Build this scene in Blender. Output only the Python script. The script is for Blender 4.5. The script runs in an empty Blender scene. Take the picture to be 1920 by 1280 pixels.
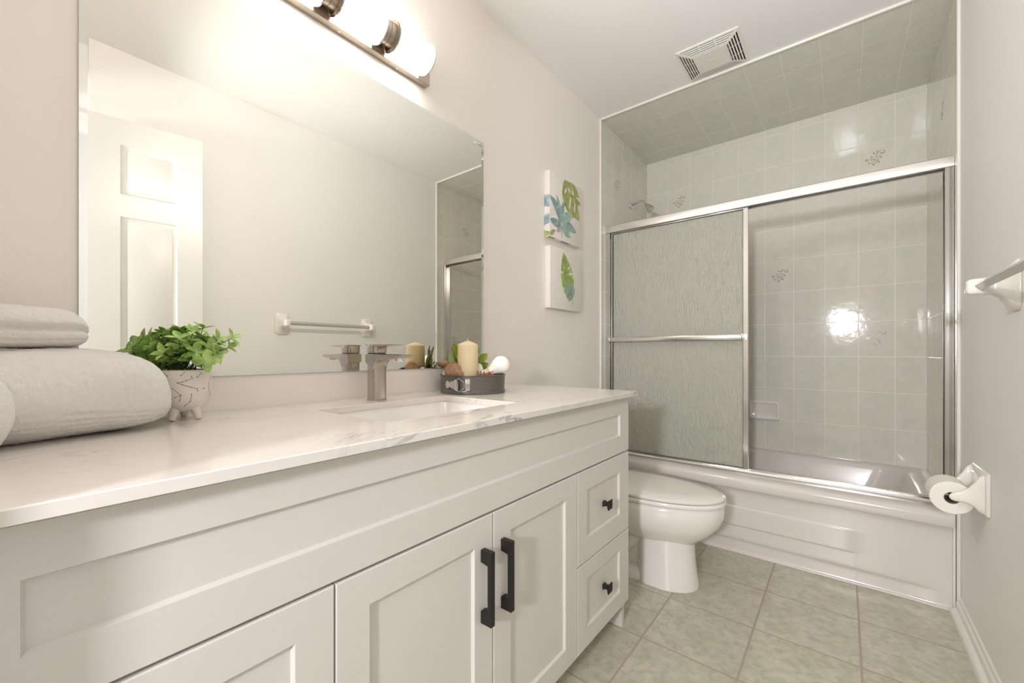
import bpy, bmesh, math, random
from mathutils import Vector, Matrix, noise
random.seed(7)
PI = math.pi
SC = bpy.context.scene
COL = SC.collection

# ---------------------------------------------------------------- camera
cam_d = bpy.data.cameras.new('camera')
cam_d.sensor_width = 36.0
cam_d.lens = 774.6051 * 36 / 1920
cam_d.shift_y = (660.95 - 640) / 1920
cam_d.clip_start = 0.02
cam = bpy.data.objects.new('camera', cam_d)
cam.location = (1.1704, 0.0, 1.0088)
cam.rotation_euler = (PI / 2, 0, 0.6759)
COL.objects.link(cam)
SC.camera = cam

# ---------------------------------------------------------------- world, lights, exposure
W_STR, ASSUMED_WIN_E, HALL_E, LAMP_E = 0.45, 48.0, 4.0, 7.2
world = bpy.data.worlds.new('world'); SC.world = world; world.use_nodes = True
world.node_tree.nodes['Background'].inputs[0].default_value = (0.93, 0.96, 1.0, 1)
world.node_tree.nodes['Background'].inputs[1].default_value = W_STR

def area(name, loc, rot, sx, sy, e, col):
    l = bpy.data.lights.new(name, 'AREA'); l.shape = 'RECTANGLE'; l.size = sx; l.size_y = sy
    l.energy = e; l.color = col
    o = bpy.data.objects.new(name, l); o.location = loc; o.rotation_euler = rot; COL.objects.link(o)
    return o
# assumed window light: unseen lamp added behind the camera for fill and tile highlight
area('assumed_window_fill', (1.19, -1.56, 1.44), (PI / 2, 0, 0), 0.18, 0.22, ASSUMED_WIN_E, (0.99, 0.97, 1.0))
# fill lamp added near the camera, aimed up to brighten ceiling and walls
fl_ = area('bounce_fill_lamp', (1.22, -0.05, 1.40), (PI - 0.95, 0, 0.10), 0.16, 0.12, 1.7, (0.88, 0.97, 1.0)); fl_.data.spread = math.radians(60)
area('hall_fill_lamp', (1.1, -0.75, 2.40), (0, 0, 0), 0.5, 0.5, HALL_E, (1.0, 0.95, 0.88))  # unseen fill lamp, added below the hall ceiling for more light through the doorway

SC.view_settings.view_transform = 'Standard'
SC.view_settings.look = 'None'
SC.view_settings.gamma = 1.0
SC.view_settings.exposure = 0.04
SC.view_settings.use_curve_mapping = False
cy = SC.cycles
cy.use_denoising = True
try: cy.denoiser = 'OPENIMAGEDENOISE'
except Exception: pass
cy.max_bounces = 14; cy.diffuse_bounces = 10; cy.glossy_bounces = 6; cy.transmission_bounces = 10; cy.transparent_max_bounces = 12
cy.sample_clamp_indirect = 25.0
cy.caustics_refractive = True; cy.caustics_reflective = True; cy.blur_glossy = 1.0

# ---------------------------------------------------------------- constants
W = 1.524; H = 2.4464; D1 = 2.33; D2 = 3.107; HV = 0.867

# ---------------------------------------------------------------- colour / node helpers
def srgb(r, g, b):
    f = lambda c: (c / 255) / 12.92 if c / 255 <= 0.04045 else ((c / 255 + 0.055) / 1.055) ** 2.4
    return (f(r), f(g), f(b), 1)

def new_mat(name):
    m = bpy.data.materials.new(name); m.use_nodes = True
    nt = m.node_tree; b = nt.nodes['Principled BSDF']
    return m, nt, b

def mth(nt, op, a, b=None, c=None):
    n = nt.nodes.new('ShaderNodeMath'); n.operation = op
    for i, v in enumerate((a, b, c)):
        if v is None: continue
        if isinstance(v, (int, float)): n.inputs[i].default_value = v
        else: nt.links.new(v, n.inputs[i])
    return n.outputs[0]

def coords(nt, scale=None):
    tc = nt.nodes.new('ShaderNodeTexCoord')
    out = tc.outputs['Object']
    if scale:
        mp = nt.nodes.new('ShaderNodeMapping'); nt.links.new(out, mp.inputs[0]); mp.inputs['Scale'].default_value = scale
        out = mp.outputs[0]
    return out

def ntex(nt, vec, scale, detail=3, rough=0.5, dist=0.0):
    n = nt.nodes.new('ShaderNodeTexNoise'); nt.links.new(vec, n.inputs['Vector'])
    n.inputs['Scale'].default_value = scale; n.inputs['Detail'].default_value = detail
    n.inputs['Roughness'].default_value = rough; n.inputs['Distortion'].default_value = dist
    return n.outputs[0]

def ramp(nt, fac, stops):
    n = nt.nodes.new('ShaderNodeValToRGB'); nt.links.new(fac, n.inputs[0])
    cr = n.color_ramp
    while len(cr.elements) > 1: cr.elements.remove(cr.elements[-1])
    cr.elements[0].position = stops[0][0]; cr.elements[0].color = stops[0][1]
    for p, c in stops[1:]:
        e = cr.elements.new(p); e.color = c
    return n.outputs[0]

def mixc(nt, fac, a, b):
    n = nt.nodes.new('ShaderNodeMix'); n.data_type = 'RGBA'
    if isinstance(fac, (int, float)): n.inputs[0].default_value = fac
    else: nt.links.new(fac, n.inputs[0])
    for i, v in ((6, a), (7, b)):
        if isinstance(v, tuple): n.inputs[i].default_value = v
        else: nt.links.new(v, n.inputs[i])
    return n.outputs[2]

def bump(nt, bsdf, height, strength, dist):
    n = nt.nodes.new('ShaderNodeBump'); n.inputs['Strength'].default_value = strength; n.inputs['Distance'].default_value = dist
    nt.links.new(height, n.inputs['Height']); nt.links.new(n.outputs[0], bsdf.inputs['Normal'])
    return n

def simple(name, col, rough=0.5, metal=0.0, var=0.04, vscale=8.0, bstr=0.0, bscale=300, bdist=0.001, coat=0.0, spec=None, sss=0.0, ior=None):
    m, nt, b = new_mat(name)
    v = coords(nt)
    n = ntex(nt, v, vscale, 3)
    c2 = tuple(min(1, max(0, x * (1 - var * 2))) for x in col[:3]) + (1,)
    nt.links.new(mixc(nt, n, col, c2), b.inputs['Base Color'])
    b.inputs['Roughness'].default_value = rough; b.inputs['Metallic'].default_value = metal
    b.inputs['Coat Weight'].default_value = coat; b.inputs['Coat Roughness'].default_value = 0.05
    if spec is not None: b.inputs['Specular IOR Level'].default_value = spec
    if sss: b.inputs['Subsurface Weight'].default_value = sss; b.inputs['Subsurface Radius'].default_value = (0.02, 0.015, 0.01); b.inputs['Subsurface Scale'].default_value = 0.3
    if bstr: bump(nt, b, ntex(nt, v, bscale, 2), bstr, bdist)
    return m

def tile_mat(name, ax, ay, ox, oy, sx, sy, gw, base, alt, third, grout, rough, mottle_scale, mottle_col, mottle_amt, wav=0.0, wscale=40.0, grout_rough=0.7):
    """procedural tiling: ax, ay pick object-space axes, ox/oy an origin on a joint, sx/sy the pitch, gw the joint width"""
    m, nt, b = new_mat(name)
    v = coords(nt)
    sp = nt.nodes.new('ShaderNodeSeparateXYZ'); nt.links.new(v, sp.inputs[0])
    out = {}
    masks = []; cells = []
    for axn, o, s in ((ax, ox, sx), (ay, oy, sy)):
        t = mth(nt, 'DIVIDE', mth(nt, 'SUBTRACT', sp.outputs[axn], o), s)
        fl = mth(nt, 'FLOOR', t); fr = mth(nt, 'SUBTRACT', t, fl)
        d = mth(nt, 'MULTIPLY', mth(nt, 'MINIMUM', fr, mth(nt, 'SUBTRACT', 1.0, fr)), s)
        masks.append(d); cells.append(fl)
    d = mth(nt, 'MINIMUM', masks[0], masks[1])
    mr = nt.nodes.new('ShaderNodeMapRange'); mr.interpolation_type = 'SMOOTHSTEP'
    nt.links.new(d, mr.inputs[0]); mr.inputs[1].default_value = gw * 0.5; mr.inputs[2].default_value = gw * 0.5 + 0.0012
    tile = mr.outputs[0]
    cx = nt.nodes.new('ShaderNodeCombineXYZ'); nt.links.new(cells[0], cx.inputs[0]); nt.links.new(cells[1], cx.inputs[1])
    wn = nt.nodes.new('ShaderNodeTexWhiteNoise'); wn.noise_dimensions = '3D'; nt.links.new(cx.outputs[0], wn.inputs[0])
    # every tile shows another piece of the mottled glaze
    ad = nt.nodes.new('ShaderNodeVectorMath'); ad.operation = 'MULTIPLY_ADD'
    nt.links.new(wn.outputs['Color'], ad.inputs[0]); ad.inputs[1].default_value = (7, 7, 7); nt.links.new(v, ad.inputs[2])
    n1 = ntex(nt, ad.outputs[0], mottle_scale, 6, 0.62, 0.8)
    n2 = ntex(nt, ad.outputs[0], mottle_scale * 3.3, 4, 0.6, 0.3)
    c = mixc(nt, ramp(nt, wn.outputs[0], [(0.0, (0, 0, 0, 1)), (1.0, (1, 1, 1, 1))]), base, alt)
    c = mixc(nt, ramp(nt, n1, [(0.40, (0, 0, 0, 1)), (0.62, (1, 1, 1, 1))]), c, third)
    mm = mth(nt, 'MULTIPLY', ramp(nt, n2, [(0.45, (0, 0, 0, 1)), (0.72, (1, 1, 1, 1))]), mottle_amt)
    c = mixc(nt, mm, c, mottle_col)
    c = mixc(nt, tile, grout, c)
    nt.links.new(c, b.inputs['Base Color'])
    r = mth(nt, 'SUBTRACT', grout_rough, mth(nt, 'MULTIPLY', tile, grout_rough - rough))
    nt.links.new(r, b.inputs['Roughness'])
    h = tile
    if wav:
        w2 = ntex(nt, ad.outputs[0], wscale, 2)
        h = mth(nt, 'ADD', tile, mth(nt, 'MULTIPLY', w2, wav))
    bump(nt, b, h, 0.6, 0.0012)
    return m

# ---------------------------------------------------------------- materials
M = {}
M['paint_left'] = simple('warm_white_wall_paint', srgb(240, 234, 228), 0.55, var=0.01, vscale=2, bstr=0.05, bscale=220)
M['paint_right'] = simple('greige_wall_paint', srgb(240, 240, 240), 0.55, var=0.01, vscale=2, bstr=0.05, bscale=220)
M['ceiling'] = simple('white_ceiling_paint', srgb(238, 237, 236), 0.7, var=0.01, vscale=2)
M['trim'] = simple('white_gloss_trim_paint', srgb(236, 234, 230), 0.3, var=0.01, coat=0.2)
M['cabinet'] = simple('white_satin_cabinet_lacquer', srgb(214, 210, 205), 0.38, var=0.008, vscale=3)
M['gap'] = simple('shadow_grey_cabinet_interior', srgb(150, 146, 140), 0.8)
M['ceramic'] = simple('white_glazed_ceramic', srgb(238, 235, 231), 0.09, var=0.005, coat=0.6)
M['acrylic'] = simple('white_enamel_tub', srgb(221, 215, 211), 0.16, var=0.01, coat=0.4)
M['plastic'] = simple('white_plastic', srgb(232, 231, 225), 0.4, var=0.01)
M['dark'] = simple('dark_slot_interior', srgb(60, 44, 30), 0.9)
M['chrome'] = simple('polished_aluminium', srgb(226, 224, 221), 0.16, 1.0, var=0.02, bstr=0.02, bscale=90)
M['chrome2'] = simple('bright_chrome', srgb(225, 225, 225), 0.07, 1.0, var=0.01)
M['satin'] = simple('satin_anodised_aluminium', srgb(232, 229, 226), 0.33, 1.0, var=0.02)
M['nickel'] = simple('brushed_nickel', srgb(193, 183, 172), 0.25, 1.0, var=0.03, vscale=30)
M['nickel2'] = simple('warm_brushed_nickel', srgb(190, 178, 164), 0.32, 1.0, var=0.03)
M['seal'] = simple('dark_rubber_glazing_seal', srgb(48, 46, 42), 0.6)
M['black'] = simple('matte_black_metal', srgb(38, 35, 33), 0.42, 0.3, var=0.05)
M['paper'] = simple('white_tissue_paper', srgb(240, 236, 231), 0.9, var=0.01, bstr=0.25, bscale=260, bdist=0.0006)
M['card'] = simple('grey_cardboard_core', srgb(140, 130, 118), 0.9)
M['pan'] = simple('grey_nonstick_pan_metal', srgb(122, 118, 114), 0.3, 0.85, var=0.05, vscale=20)
M['wax'] = simple('ivory_candle_wax', srgb(232, 214, 176), 0.5, var=0.05, vscale=25, bstr=0.1, bscale=60, sss=0.3)
M['wick'] = simple('white_cotton_wick', srgb(235, 230, 220), 0.9)
M['pumice'] = simple('rust_coloured_pumice', srgb(224, 176, 144), 0.95, var=0.32, vscale=160, bstr=1.0, bscale=260, bdist=0.006)
M['twig'] = simple('reddish_brown_twig', srgb(165, 96, 68), 0.85, var=0.1)
M['conch'] = simple('tan_conch_shell', srgb(196, 158, 120), 0.45, var=0.12, vscale=50)
M['shell'] = simple('white_sea_shell', srgb(238, 232, 220), 0.45, var=0.05, vscale=40)
M['shell_pink'] = simple('pink_sea_shell', srgb(228, 196, 172), 0.4, var=0.08, vscale=50)
M['cotton'] = simple('white_muslin_cotton', srgb(244, 240, 234), 0.95, var=0.02, bstr=0.4, bscale=180, bdist=0.001)
M['leaf_olive'] = simple('yellow_green_faux_leaf', srgb(140, 150, 34), 0.45, var=0.25, vscale=30)
M['leaf_pale'] = simple('pale_green_faux_leaf', srgb(160, 180, 120), 0.5, var=0.1, vscale=20)
M['soil'] = simple('dark_moss', srgb(60, 70, 35), 0.95, bstr=0.5)
M['stem'] = simple('green_plant_stem', srgb(70, 96, 48), 0.6)
M['door_white'] = simple('white_wood_grain_door_paint', srgb(216, 216, 214), 0.35, var=0.01)
M['canvas'] = simple('primed_artist_canvas', srgb(232, 227, 221), 0.8, var=0.015, vscale=12, bstr=0.2, bscale=500, bdist=0.0005)
M['caulk'] = simple('white_silicone_caulk', srgb(238, 234, 228), 0.4)
M['decal_d'] = simple('grey_green_flower_print', srgb(150, 148, 136), 0.15)
M['decal_l'] = simple('pale_grey_flower_print', srgb(188, 186, 174), 0.15)
M['scuff'] = simple('dark_scuff_mark', srgb(70, 60, 55), 0.8)
M['amber'] = simple('warm_oak_wood', srgb(226, 196, 140), 0.5)

# striped shell
m, nt, b = new_mat('striped_sea_shell'); v = coords(nt)
wv = nt.nodes.new('ShaderNodeTexWave'); nt.links.new(v, wv.inputs[0]); wv.inputs['Scale'].default_value = 38; wv.inputs['Distortion'].default_value = 1.5
nt.links.new(mixc(nt, wv.outputs[1], srgb(240, 236, 225), srgb(150, 168, 150)), b.inputs['Base Color']); b.inputs['Roughness'].default_value = 0.35
M['shell_stripe'] = m

# plant leaves
m, nt, b = new_mat('fresh_green_faux_leaf'); v = coords(nt)
n = ntex(nt, v, 38, 3, 0.6)
nt.links.new(ramp(nt, n, [(0.30, srgb(116, 150, 76)), (0.5, srgb(160, 194, 102)), (0.68, srgb(202, 224, 152))]), b.inputs['Base Color'])
b.inputs['Roughness'].default_value = 0.42
b.inputs['Transmission Weight'].default_value = 0.0
M['leaf'] = m
# brushed mirror glass
m, nt, b = new_mat('mirror_silver')
b.inputs['Base Color'].default_value = (0.885, 0.86, 0.80, 1); b.inputs['Metallic'].default_value = 1; b.inputs['Roughness'].default_value = 0.0
b.inputs['Specular Tint'].default_value = (1, 1, 1, 1)
M['mirror'] = m
# mirror's bevelled band catches light a little differently
m, nt, b = new_mat('mirror_bevel')
b.inputs['Base Color'].default_value = (0.86, 0.87, 0.84, 1); b.inputs['Metallic'].default_value = 1; b.inputs['Roughness'].default_value = 0.03
M['mirror_bevel'] = m
# opal glass lit from inside
m, nt, b = new_mat('lit_opal_glass')
b.inputs['Base Color'].default_value = (1, 0.97, 0.92, 1); b.inputs['Roughness'].default_value = 0.3
b.inputs['Emission Color'].default_value = (1.0, 0.95, 0.88, 1); b.inputs['Emission Strength'].default_value = 15.0
M['opal'] = m
# clear acrylic bar
m, nt, b = new_mat('frosted_clear_acrylic')
b.inputs['Base Color'].default_value = srgb(214, 212, 211); b.inputs['Roughness'].default_value = 0.12
b.inputs['Transmission Weight'].default_value = 0.45; b.inputs['IOR'].default_value = 1.35
M['clear'] = m

# obscure rain glass: pale green, vertical streaks
m, nt, b = new_mat('obscure_rain_glass')
v = coords(nt, (140, 60, 24))
n1 = ntex(nt, v, 1.0, 2, 0.5, 0.6)
v2 = coords(nt, (330, 150, 110))
n2 = ntex(nt, v2, 1.0, 2, 0.5)
h = mth(nt, 'ADD', n1, mth(nt, 'MULTIPLY', n2, 0.45))
b.inputs['Base Color'].default_value = srgb(216, 220, 206)
b.inputs['Roughness'].default_value = 0.26
b.inputs['Transmission Weight'].default_value = 0.42
b.inputs['IOR'].default_value = 1.45
b.inputs['Coat Weight'].default_value = 1.0; b.inputs['Coat Roughness'].default_value = 0.07
bm_ = bump(nt, b, h, 1.0, 0.007)
nt.links.new(bm_.outputs[0], b.inputs['Coat Normal'])
M['rain'] = m

# quartz counter with grey veins
m, nt, b = new_mat('white_quartz_with_grey_veins'); v = coords(nt)
mp = nt.nodes.new('ShaderNodeMapping'); nt.links.new(v, mp.inputs[0]); mp.inputs['Rotation'].default_value = (0.3, 0.2, 0.9); mp.inputs['Scale'].default_value = (1.0, 0.75, 1.0)
def vein(scale, detail, width, dist, seed):
    ofs = nt.nodes.new('ShaderNodeVectorMath'); ofs.operation = 'ADD'; nt.links.new(mp.outputs[0], ofs.inputs[0]); ofs.inputs[1].default_value = (seed, seed * 1.7, seed * .3)
    n = ntex(nt, ofs.outputs[0], scale, detail, 0.58, dist)
    a = mth(nt, 'ABSOLUTE', mth(nt, 'SUBTRACT', n, 0.5))
    mr = nt.nodes.new('ShaderNodeMapRange'); nt.links.new(a, mr.inputs[0]); mr.inputs[1].default_value = 0.0; mr.inputs[2].default_value = width; mr.inputs[3].default_value = 1; mr.inputs[4].default_value = 0
    return mr.outputs[0], ofs.outputs[0]
v1, o1 = vein(2.6, 8, 0.016, 1.2, 3.1)
v2_, o2 = vein(6.0, 6, 0.014, 1.6, 9.4)
msk = ramp(nt, ntex(nt, o1, 3.4, 2), [(0.44, (0, 0, 0, 1)), (0.62, (1, 1, 1, 1))])
msk2 = ramp(nt, ntex(nt, o2, 4.0, 2), [(0.48, (0, 0, 0, 1)), (0.66, (1, 1, 1, 1))])
vv = mth(nt, 'MAXIMUM', mth(nt, 'MULTIPLY', v1, msk), mth(nt, 'MULTIPLY', mth(nt, 'MULTIPLY', v2_, msk2), 0.7))
cloud = ramp(nt, ntex(nt, o1, 5.0, 5, 0.6), [(0.35, srgb(226, 221, 216)), (0.75, srgb(219, 213, 207))])
nt.links.new(mixc(nt, mth(nt, 'MULTIPLY', vv, 0.85), cloud, srgb(140, 142, 146)), b.inputs['Base Color'])
b.inputs['Roughness'].default_value = 0.13
M['quartz'] = m

# terry cloth
m, nt, b = new_mat('cream_terry_cloth'); v = coords(nt)
n = ntex(nt, v, 420, 3, 0.7)
n3 = ntex(nt, v, 60, 3, 0.6)
nt.links.new(mixc(nt, n3, srgb(250, 246, 241), srgb(244, 238, 231)), b.inputs['Base Color'])
b.inputs['Roughness'].default_value = 1.0; b.inputs['Sheen Weight'].default_value = 0.9; b.inputs['Sheen Roughness'].default_value = 0.5
b.inputs['Specular IOR Level'].default_value = 0.1
bump(nt, b, mth(nt, 'ADD', n, mth(nt, 'MULTIPLY', n3, 0.8)), 0.9, 0.0035)
M['terry'] = m

# speckled stoneware pot
m, nt, b = new_mat('matte_white_stoneware'); v = coords(nt)
nt.links.new(ramp(nt, ntex(nt, v, 30, 4), [(0.3, srgb(232, 226, 218)), (0.7, srgb(222, 214, 205))]), b.inputs['Base Color'])
b.inputs['Roughness'].default_value = 0.3; b.inputs['Coat Weight'].default_value = 0.2
M['pot'] = m
M['potmark'] = simple('engraved_brown_line', srgb(120, 104, 92), 0.7)
M['potrim'] = simple('unglazed_tan_rim', srgb(196, 166, 134), 0.6)

tg = dict(gw=0.0026, base=srgb(221, 220, 210), alt=srgb(223, 217, 210), third=srgb(213, 217, 207), grout=srgb(238, 234, 226), rough=0.07,
          mottle_scale=9.0, mottle_col=srgb(230, 228, 222), mottle_amt=0.5, wav=0.55, wscale=22, grout_rough=0.35)
M['tile_back'] = tile_mat('sage_ceramic_wall_tile_back', 'X', 'Z', 0.1594, 0.383, 0.1542, 0.2012, **tg)
M['tile_side'] = tile_mat('sage_ceramic_wall_tile_left', 'Y', 'Z', D1 + 0.0005, 0.383, 0.1542, 0.2012, **tg)
ts_ = dict(tg); ts_.update(rough=0.035, wav=0.10, grout_rough=0.16, grout=srgb(242, 239, 232))
M['tile_right'] = tile_mat('sage_ceramic_wall_tile_right', 'Y', 'Z', D1 + 0.0005, 0.383, 0.1542, 0.2012, **ts_)
M['tile_right'].node_tree.nodes['Principled BSDF'].inputs['IOR'].default_value = 1.62
tc_ = dict(tg); tc_['base'] = srgb(218, 218, 206); tc_['alt'] = srgb(220, 216, 208); tc_['third'] = srgb(212, 216, 204); tc_['rough'] = 0.16
M['tile_ceiling'] = tile_mat('sage_ceramic_ceiling_tile', 'X', 'Y', 0.1594, D1 + 0.0005, 0.1542, 0.2012, **tc_)
M['tile_floor'] = tile_mat('sage_stone_floor_tile', 'X', 'Y', 0.612, 1.431, 0.302, 0.302, gw=0.0052,
    base=srgb(202, 198, 181), alt=srgb(204, 200, 184), third=srgb(187, 187, 168), grout=srgb(176, 163, 149), rough=0.33,
    mottle_scale=11.0, mottle_col=srgb(154, 155, 136), mottle_amt=0.6, wav=0.10, wscale=60)

# ---------------------------------------------------------------- mesh builder
class MB:
    def __init__(self): self.v = []; self.f = []; self.mi = []; self.cur = 0
    def mat(self, i): self.cur = i; return self
    def face(self, idx): self.f.append(tuple(idx)); self.mi.append(self.cur)
    def verts(self, pts):
        s = len(self.v); self.v += [tuple(p) for p in pts]; return list(range(s, s + len(pts)))
    def box(self, x0, x1, y0, y1, z0, z1):
        i = self.verts([(x0, y0, z0), (x1, y0, z0), (x1, y1, z0), (x0, y1, z0), (x0, y0, z1), (x1, y0, z1), (x1, y1, z1), (x0, y1, z1)])
        for q in ((0, 3, 2, 1), (4, 5, 6, 7), (0, 1, 5, 4), (1, 2, 6, 5), (2, 3, 7, 6), (3, 0, 4, 7)): self.face([i[k] for k in q])
        return self
    def rings(self, rings, cap0=True, cap1=True, close=True):
        ids = [self.verts(r) for r in rings]
        n = len(ids[0])
        for a, b in zip(ids[:-1], ids[1:]):
            for k in range(n if close else n - 1):
                self.face((a[k], a[(k + 1) % n], b[(k + 1) % n], b[k]))
        if cap0: self.face(ids[0][::-1])
        if cap1: self.face(ids[-1])
        return self
    def lathe(self, prof, c=(0, 0, 0), n=32, axis='Z', cap0=True, cap1=True):
        rs = []
        for r, h in prof:
            ring = []
            for k in range(n):
                a = 2 * PI * k / n; p, q = r * math.cos(a), r * math.sin(a)
                if axis == 'Z': ring.append((c[0] + p, c[1] + q, c[2] + h))
                elif axis == 'Y': ring.append((c[0] + q, c[1] + h, c[2] + p))
                else: ring.append((c[0] + h, c[1] + p, c[2] + q))
            rs.append(ring)
        return self.rings(rs, cap0, cap1)
    def tube(self, pts, r, n=12, cap=True):
        pts = [Vector(p) for p in pts]; rr = r if isinstance(r, (list, tuple)) else [r] * len(pts)
        up = Vector((0, 0, 1)); rs = []; last = None
        for i, p in enumerate(pts):
            d = (pts[min(i + 1, len(pts) - 1)] - pts[max(i - 1, 0)]).normalized()
            if last is None:
                a = d.cross(up); a = a if a.length > 1e-3 else d.cross(Vector((1, 0, 0)))
            else: a = last - d * last.dot(d)
            a.normalize(); last = a; b = d.cross(a)
            rs.append([tuple(p + (a * math.cos(2 * PI * k / n) + b * math.sin(2 * PI * k / n)) * rr[i]) for k in range(n)])
        return self.rings(rs, cap, cap)
    def prism(self, poly, plane, lo, hi):
        """poly in two coords extruded along the third: plane 'XZ' extrudes along Y etc."""
        def P(a, b, t):
            return {'XZ': (a, t, b), 'XY': (a, b, t), 'YZ': (t, a, b)}[plane]
        A = self.verts([P(a, b, lo) for a, b in poly]); B = self.verts([P(a, b, hi) for a, b in poly]); n = len(poly)
        self.face(A[::-1]); self.face(B)
        for k in range(n): self.face((A[k], A[(k + 1) % n], B[(k + 1) % n], B[k]))
        return self
    def ell(self, c, r, nu=20, nv=12, fn=None, rot=None):
        rs = []
        for j in range(nv + 1):
            t = PI * j / nv; ring = []
            for k in range(nu):
                a = 2 * PI * k / nu
                d = Vector((math.sin(t) * math.cos(a), math.sin(t) * math.sin(a), math.cos(t)))
                s = fn(d) if fn else 1.0
                p = Vector((d.x * r[0] * s, d.y * r[1] * s, d.z * r[2] * s))
                if rot: p = rot @ p
                ring.append(tuple(Vector(c) + p))
            rs.append(ring)
        return self.rings(rs)
    def grid(self, nu, nv, fn):
        ids = self.verts([fn(i / (nu - 1), j / (nv - 1)) for j in range(nv) for i in range(nu)])
        for j in range(nv - 1):
            for i in range(nu - 1):
                a = j * nu + i; self.face((ids[a], ids[a + 1], ids[a + nu + 1], ids[a + nu]))
        return self
    def build(self, name, mats, parent=None, smooth=35, bev=0.0, seg=2, origin=None, weld=1e-5):
        me = bpy.data.meshes.new(name)
        bm = bmesh.new()
        vs = [bm.verts.new(p) for p in self.v]
        for f, mi in zip(self.f, self.mi):
            try: fc = bm.faces.new([vs[i] for i in f]); fc.material_index = mi
            except ValueError: pass
        if weld: bmesh.ops.remove_doubles(bm, verts=bm.verts[:], dist=weld)
        bmesh.ops.recalc_face_normals(bm, faces=bm.faces[:])
        if bev:
            ed = [e for e in bm.edges if len(e.link_faces) == 2 and e.calc_face_angle(0) > math.radians(40)]
            bmesh.ops.bevel(bm, geom=ed, offset=bev, offset_type='OFFSET', segments=seg, profile=0.5, affect='EDGES', clamp_overlap=True)
        if smooth:
            lim = math.radians(smooth)
            for f in bm.faces: f.smooth = True
            for e in bm.edges: e.smooth = len(e.link_faces) == 2 and e.calc_face_angle(0) < lim
        if parent is not None and parent.type == 'EMPTY':
            off = parent.location
        else: off = None
        bm.to_mesh(me); bm.free()
        for mm in (mats if isinstance(mats, (list, tuple)) else [mats]): me.materials.append(mm)
        o = bpy.data.objects.new(name, me); COL.objects.link(o)
        if parent is not None:
            o.parent = parent
            pl = root_loc(parent)
            me.transform(Matrix.Translation(-pl))
        elif origin is not None:
            me.transform(Matrix.Translation(-Vector(origin))); o.location = origin
        return o

def root_loc(o):
    l = Vector((0, 0, 0))
    while o is not None: l = l + o.location; o = o.parent
    return l
def thing(name, label, cat, loc, group=None):
    o = bpy.data.objects.new(name, None); COL.objects.link(o); o.location = loc; o.empty_display_size = 0.05
    return tag(o, label, cat, group)
def tag(o, label, cat, group=None):
    o['label'] = label; o['category'] = cat
    if group: o['group'] = group
    return o
def struct(o, label=None):
    o['kind'] = 'structure'
    if label: o['label'] = label
    return o

def rrect(x0, x1, y0, y1, r, n=6, z=0.0):
    pts = []
    for cx, cyy, a0 in ((x1 - r, y1 - r, 0), (x0 + r, y1 - r, PI / 2), (x0 + r, y0 + r, PI), (x1 - r, y0 + r, 3 * PI / 2)):
        for k in range(n + 1):
            a = a0 + PI / 2 * k / n; pts.append((cx + r * math.cos(a), cyy + r * math.sin(a), z))
    return pts

# ================================================================ SETTING
T = 0.10
struct(MB().box(-T, 2.3, -1.6, D2 + T, -0.08, 0).build('floor', M['tile_floor']), 'sage green stone-look tile floor with beige grout')
struct(MB().box(-T, 2.3, -1.6, D2 + T, H, H + 0.08).build('ceiling', M['ceiling']), 'smooth white painted ceiling')
struct(MB().box(-T, 0, -0.19, D2 + T, 0, H).build('wall_left', M['paint_left']), 'warm white wall behind the vanity')
struct(MB().box(W, W + 0.08, 0.262, D2 + T, 0, H).build('wall_right', M['paint_right']), 'pale wall carrying the towel bar')
struct(MB().box(0, W, D2, D2 + T, 0, H).build('wall_back', M['paint_left']), 'wall behind the shower tile')
struct(MB().box(0, 0.62, -0.19, -0.09, 0, H).build('wall_front', M['paint_left']), 'short wall at the near end of the vanity')
struct(MB().box(0.62, 1.72, -0.19, -0.09, 2.12, H).build('wall_over_doorway', M['paint_left']), 'wall above the doorway')
struct(MB().box(1.604, 1.72, -0.09, 0.262, 0, H).build('wall_recess', M['paint_right']), 'recessed wall beside the doorway')
# hall behind the camera: wall with an assumed window opening, added for the lamp
mb = MB()
mb.box(-T, 1.07, -1.6, -1.5, 0, H); mb.box(1.31, 2.3, -1.6, -1.5, 0, H); mb.box(1.07, 1.31, -1.6, -1.5, 0, 1.29); mb.box(1.07, 1.31, -1.6, -1.5, 1.59, H)
struct(mb.build('wall_hall', M['paint_left']), 'hall wall with a small assumed window opening')

# tiled alcove faces with their printed flowers
BL = [(640,410,26,62,-30,0),(790,400,115,22,-45,0),(780,325,55,14,-40,0),(985,485,85,26,0,0),(960,335,95,17,12,1),(1062,405,20,62,10,0),(905,440,22,34,0,0),
      (540,580,20,66,-35,0),(480,640,44,12,0,1),(350,690,82,76,0,1),(910,680,62,62,0,1),(550,705,48,25,-20,0),(650,752,46,34,0,0),(770,712,30,36,0,1),
      (670,660,64,12,20,1),(840,640,64,14,-40,1),(760,800,74,25,-25,0),(550,800,52,20,20,1),(445,872,28,52,-25,0),(820,900,44,50,0,0),(565,900,27,48,0,1),
      (690,905,48,48,0,1),(620,1000,56,34,0,0),(740,570,60,38,0,1),(850,560,52,14,-45,1)]
def flower(mb, place):
    S = 0.000107
    for x, y, rx, ry, rot, li in BL:
        mb.mat(2 if li else 1)
        a = math.radians(rot); pts = []
        for k in range(10):
            t = 2 * PI * k / 10; ex, ey = rx * math.cos(t), ry * math.sin(t)
            u = x + ex * math.cos(a) - ey * math.sin(a) - 690; w = -(y + ex * math.sin(a) + ey * math.cos(a) - 670)
            pts.append(place(u * S, w * S))
        mb.face(mb.verts(pts))
tt = 0.006
mb = MB().box(tt, W - tt, D2 - tt, D2, 0.3, H - tt)
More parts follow.
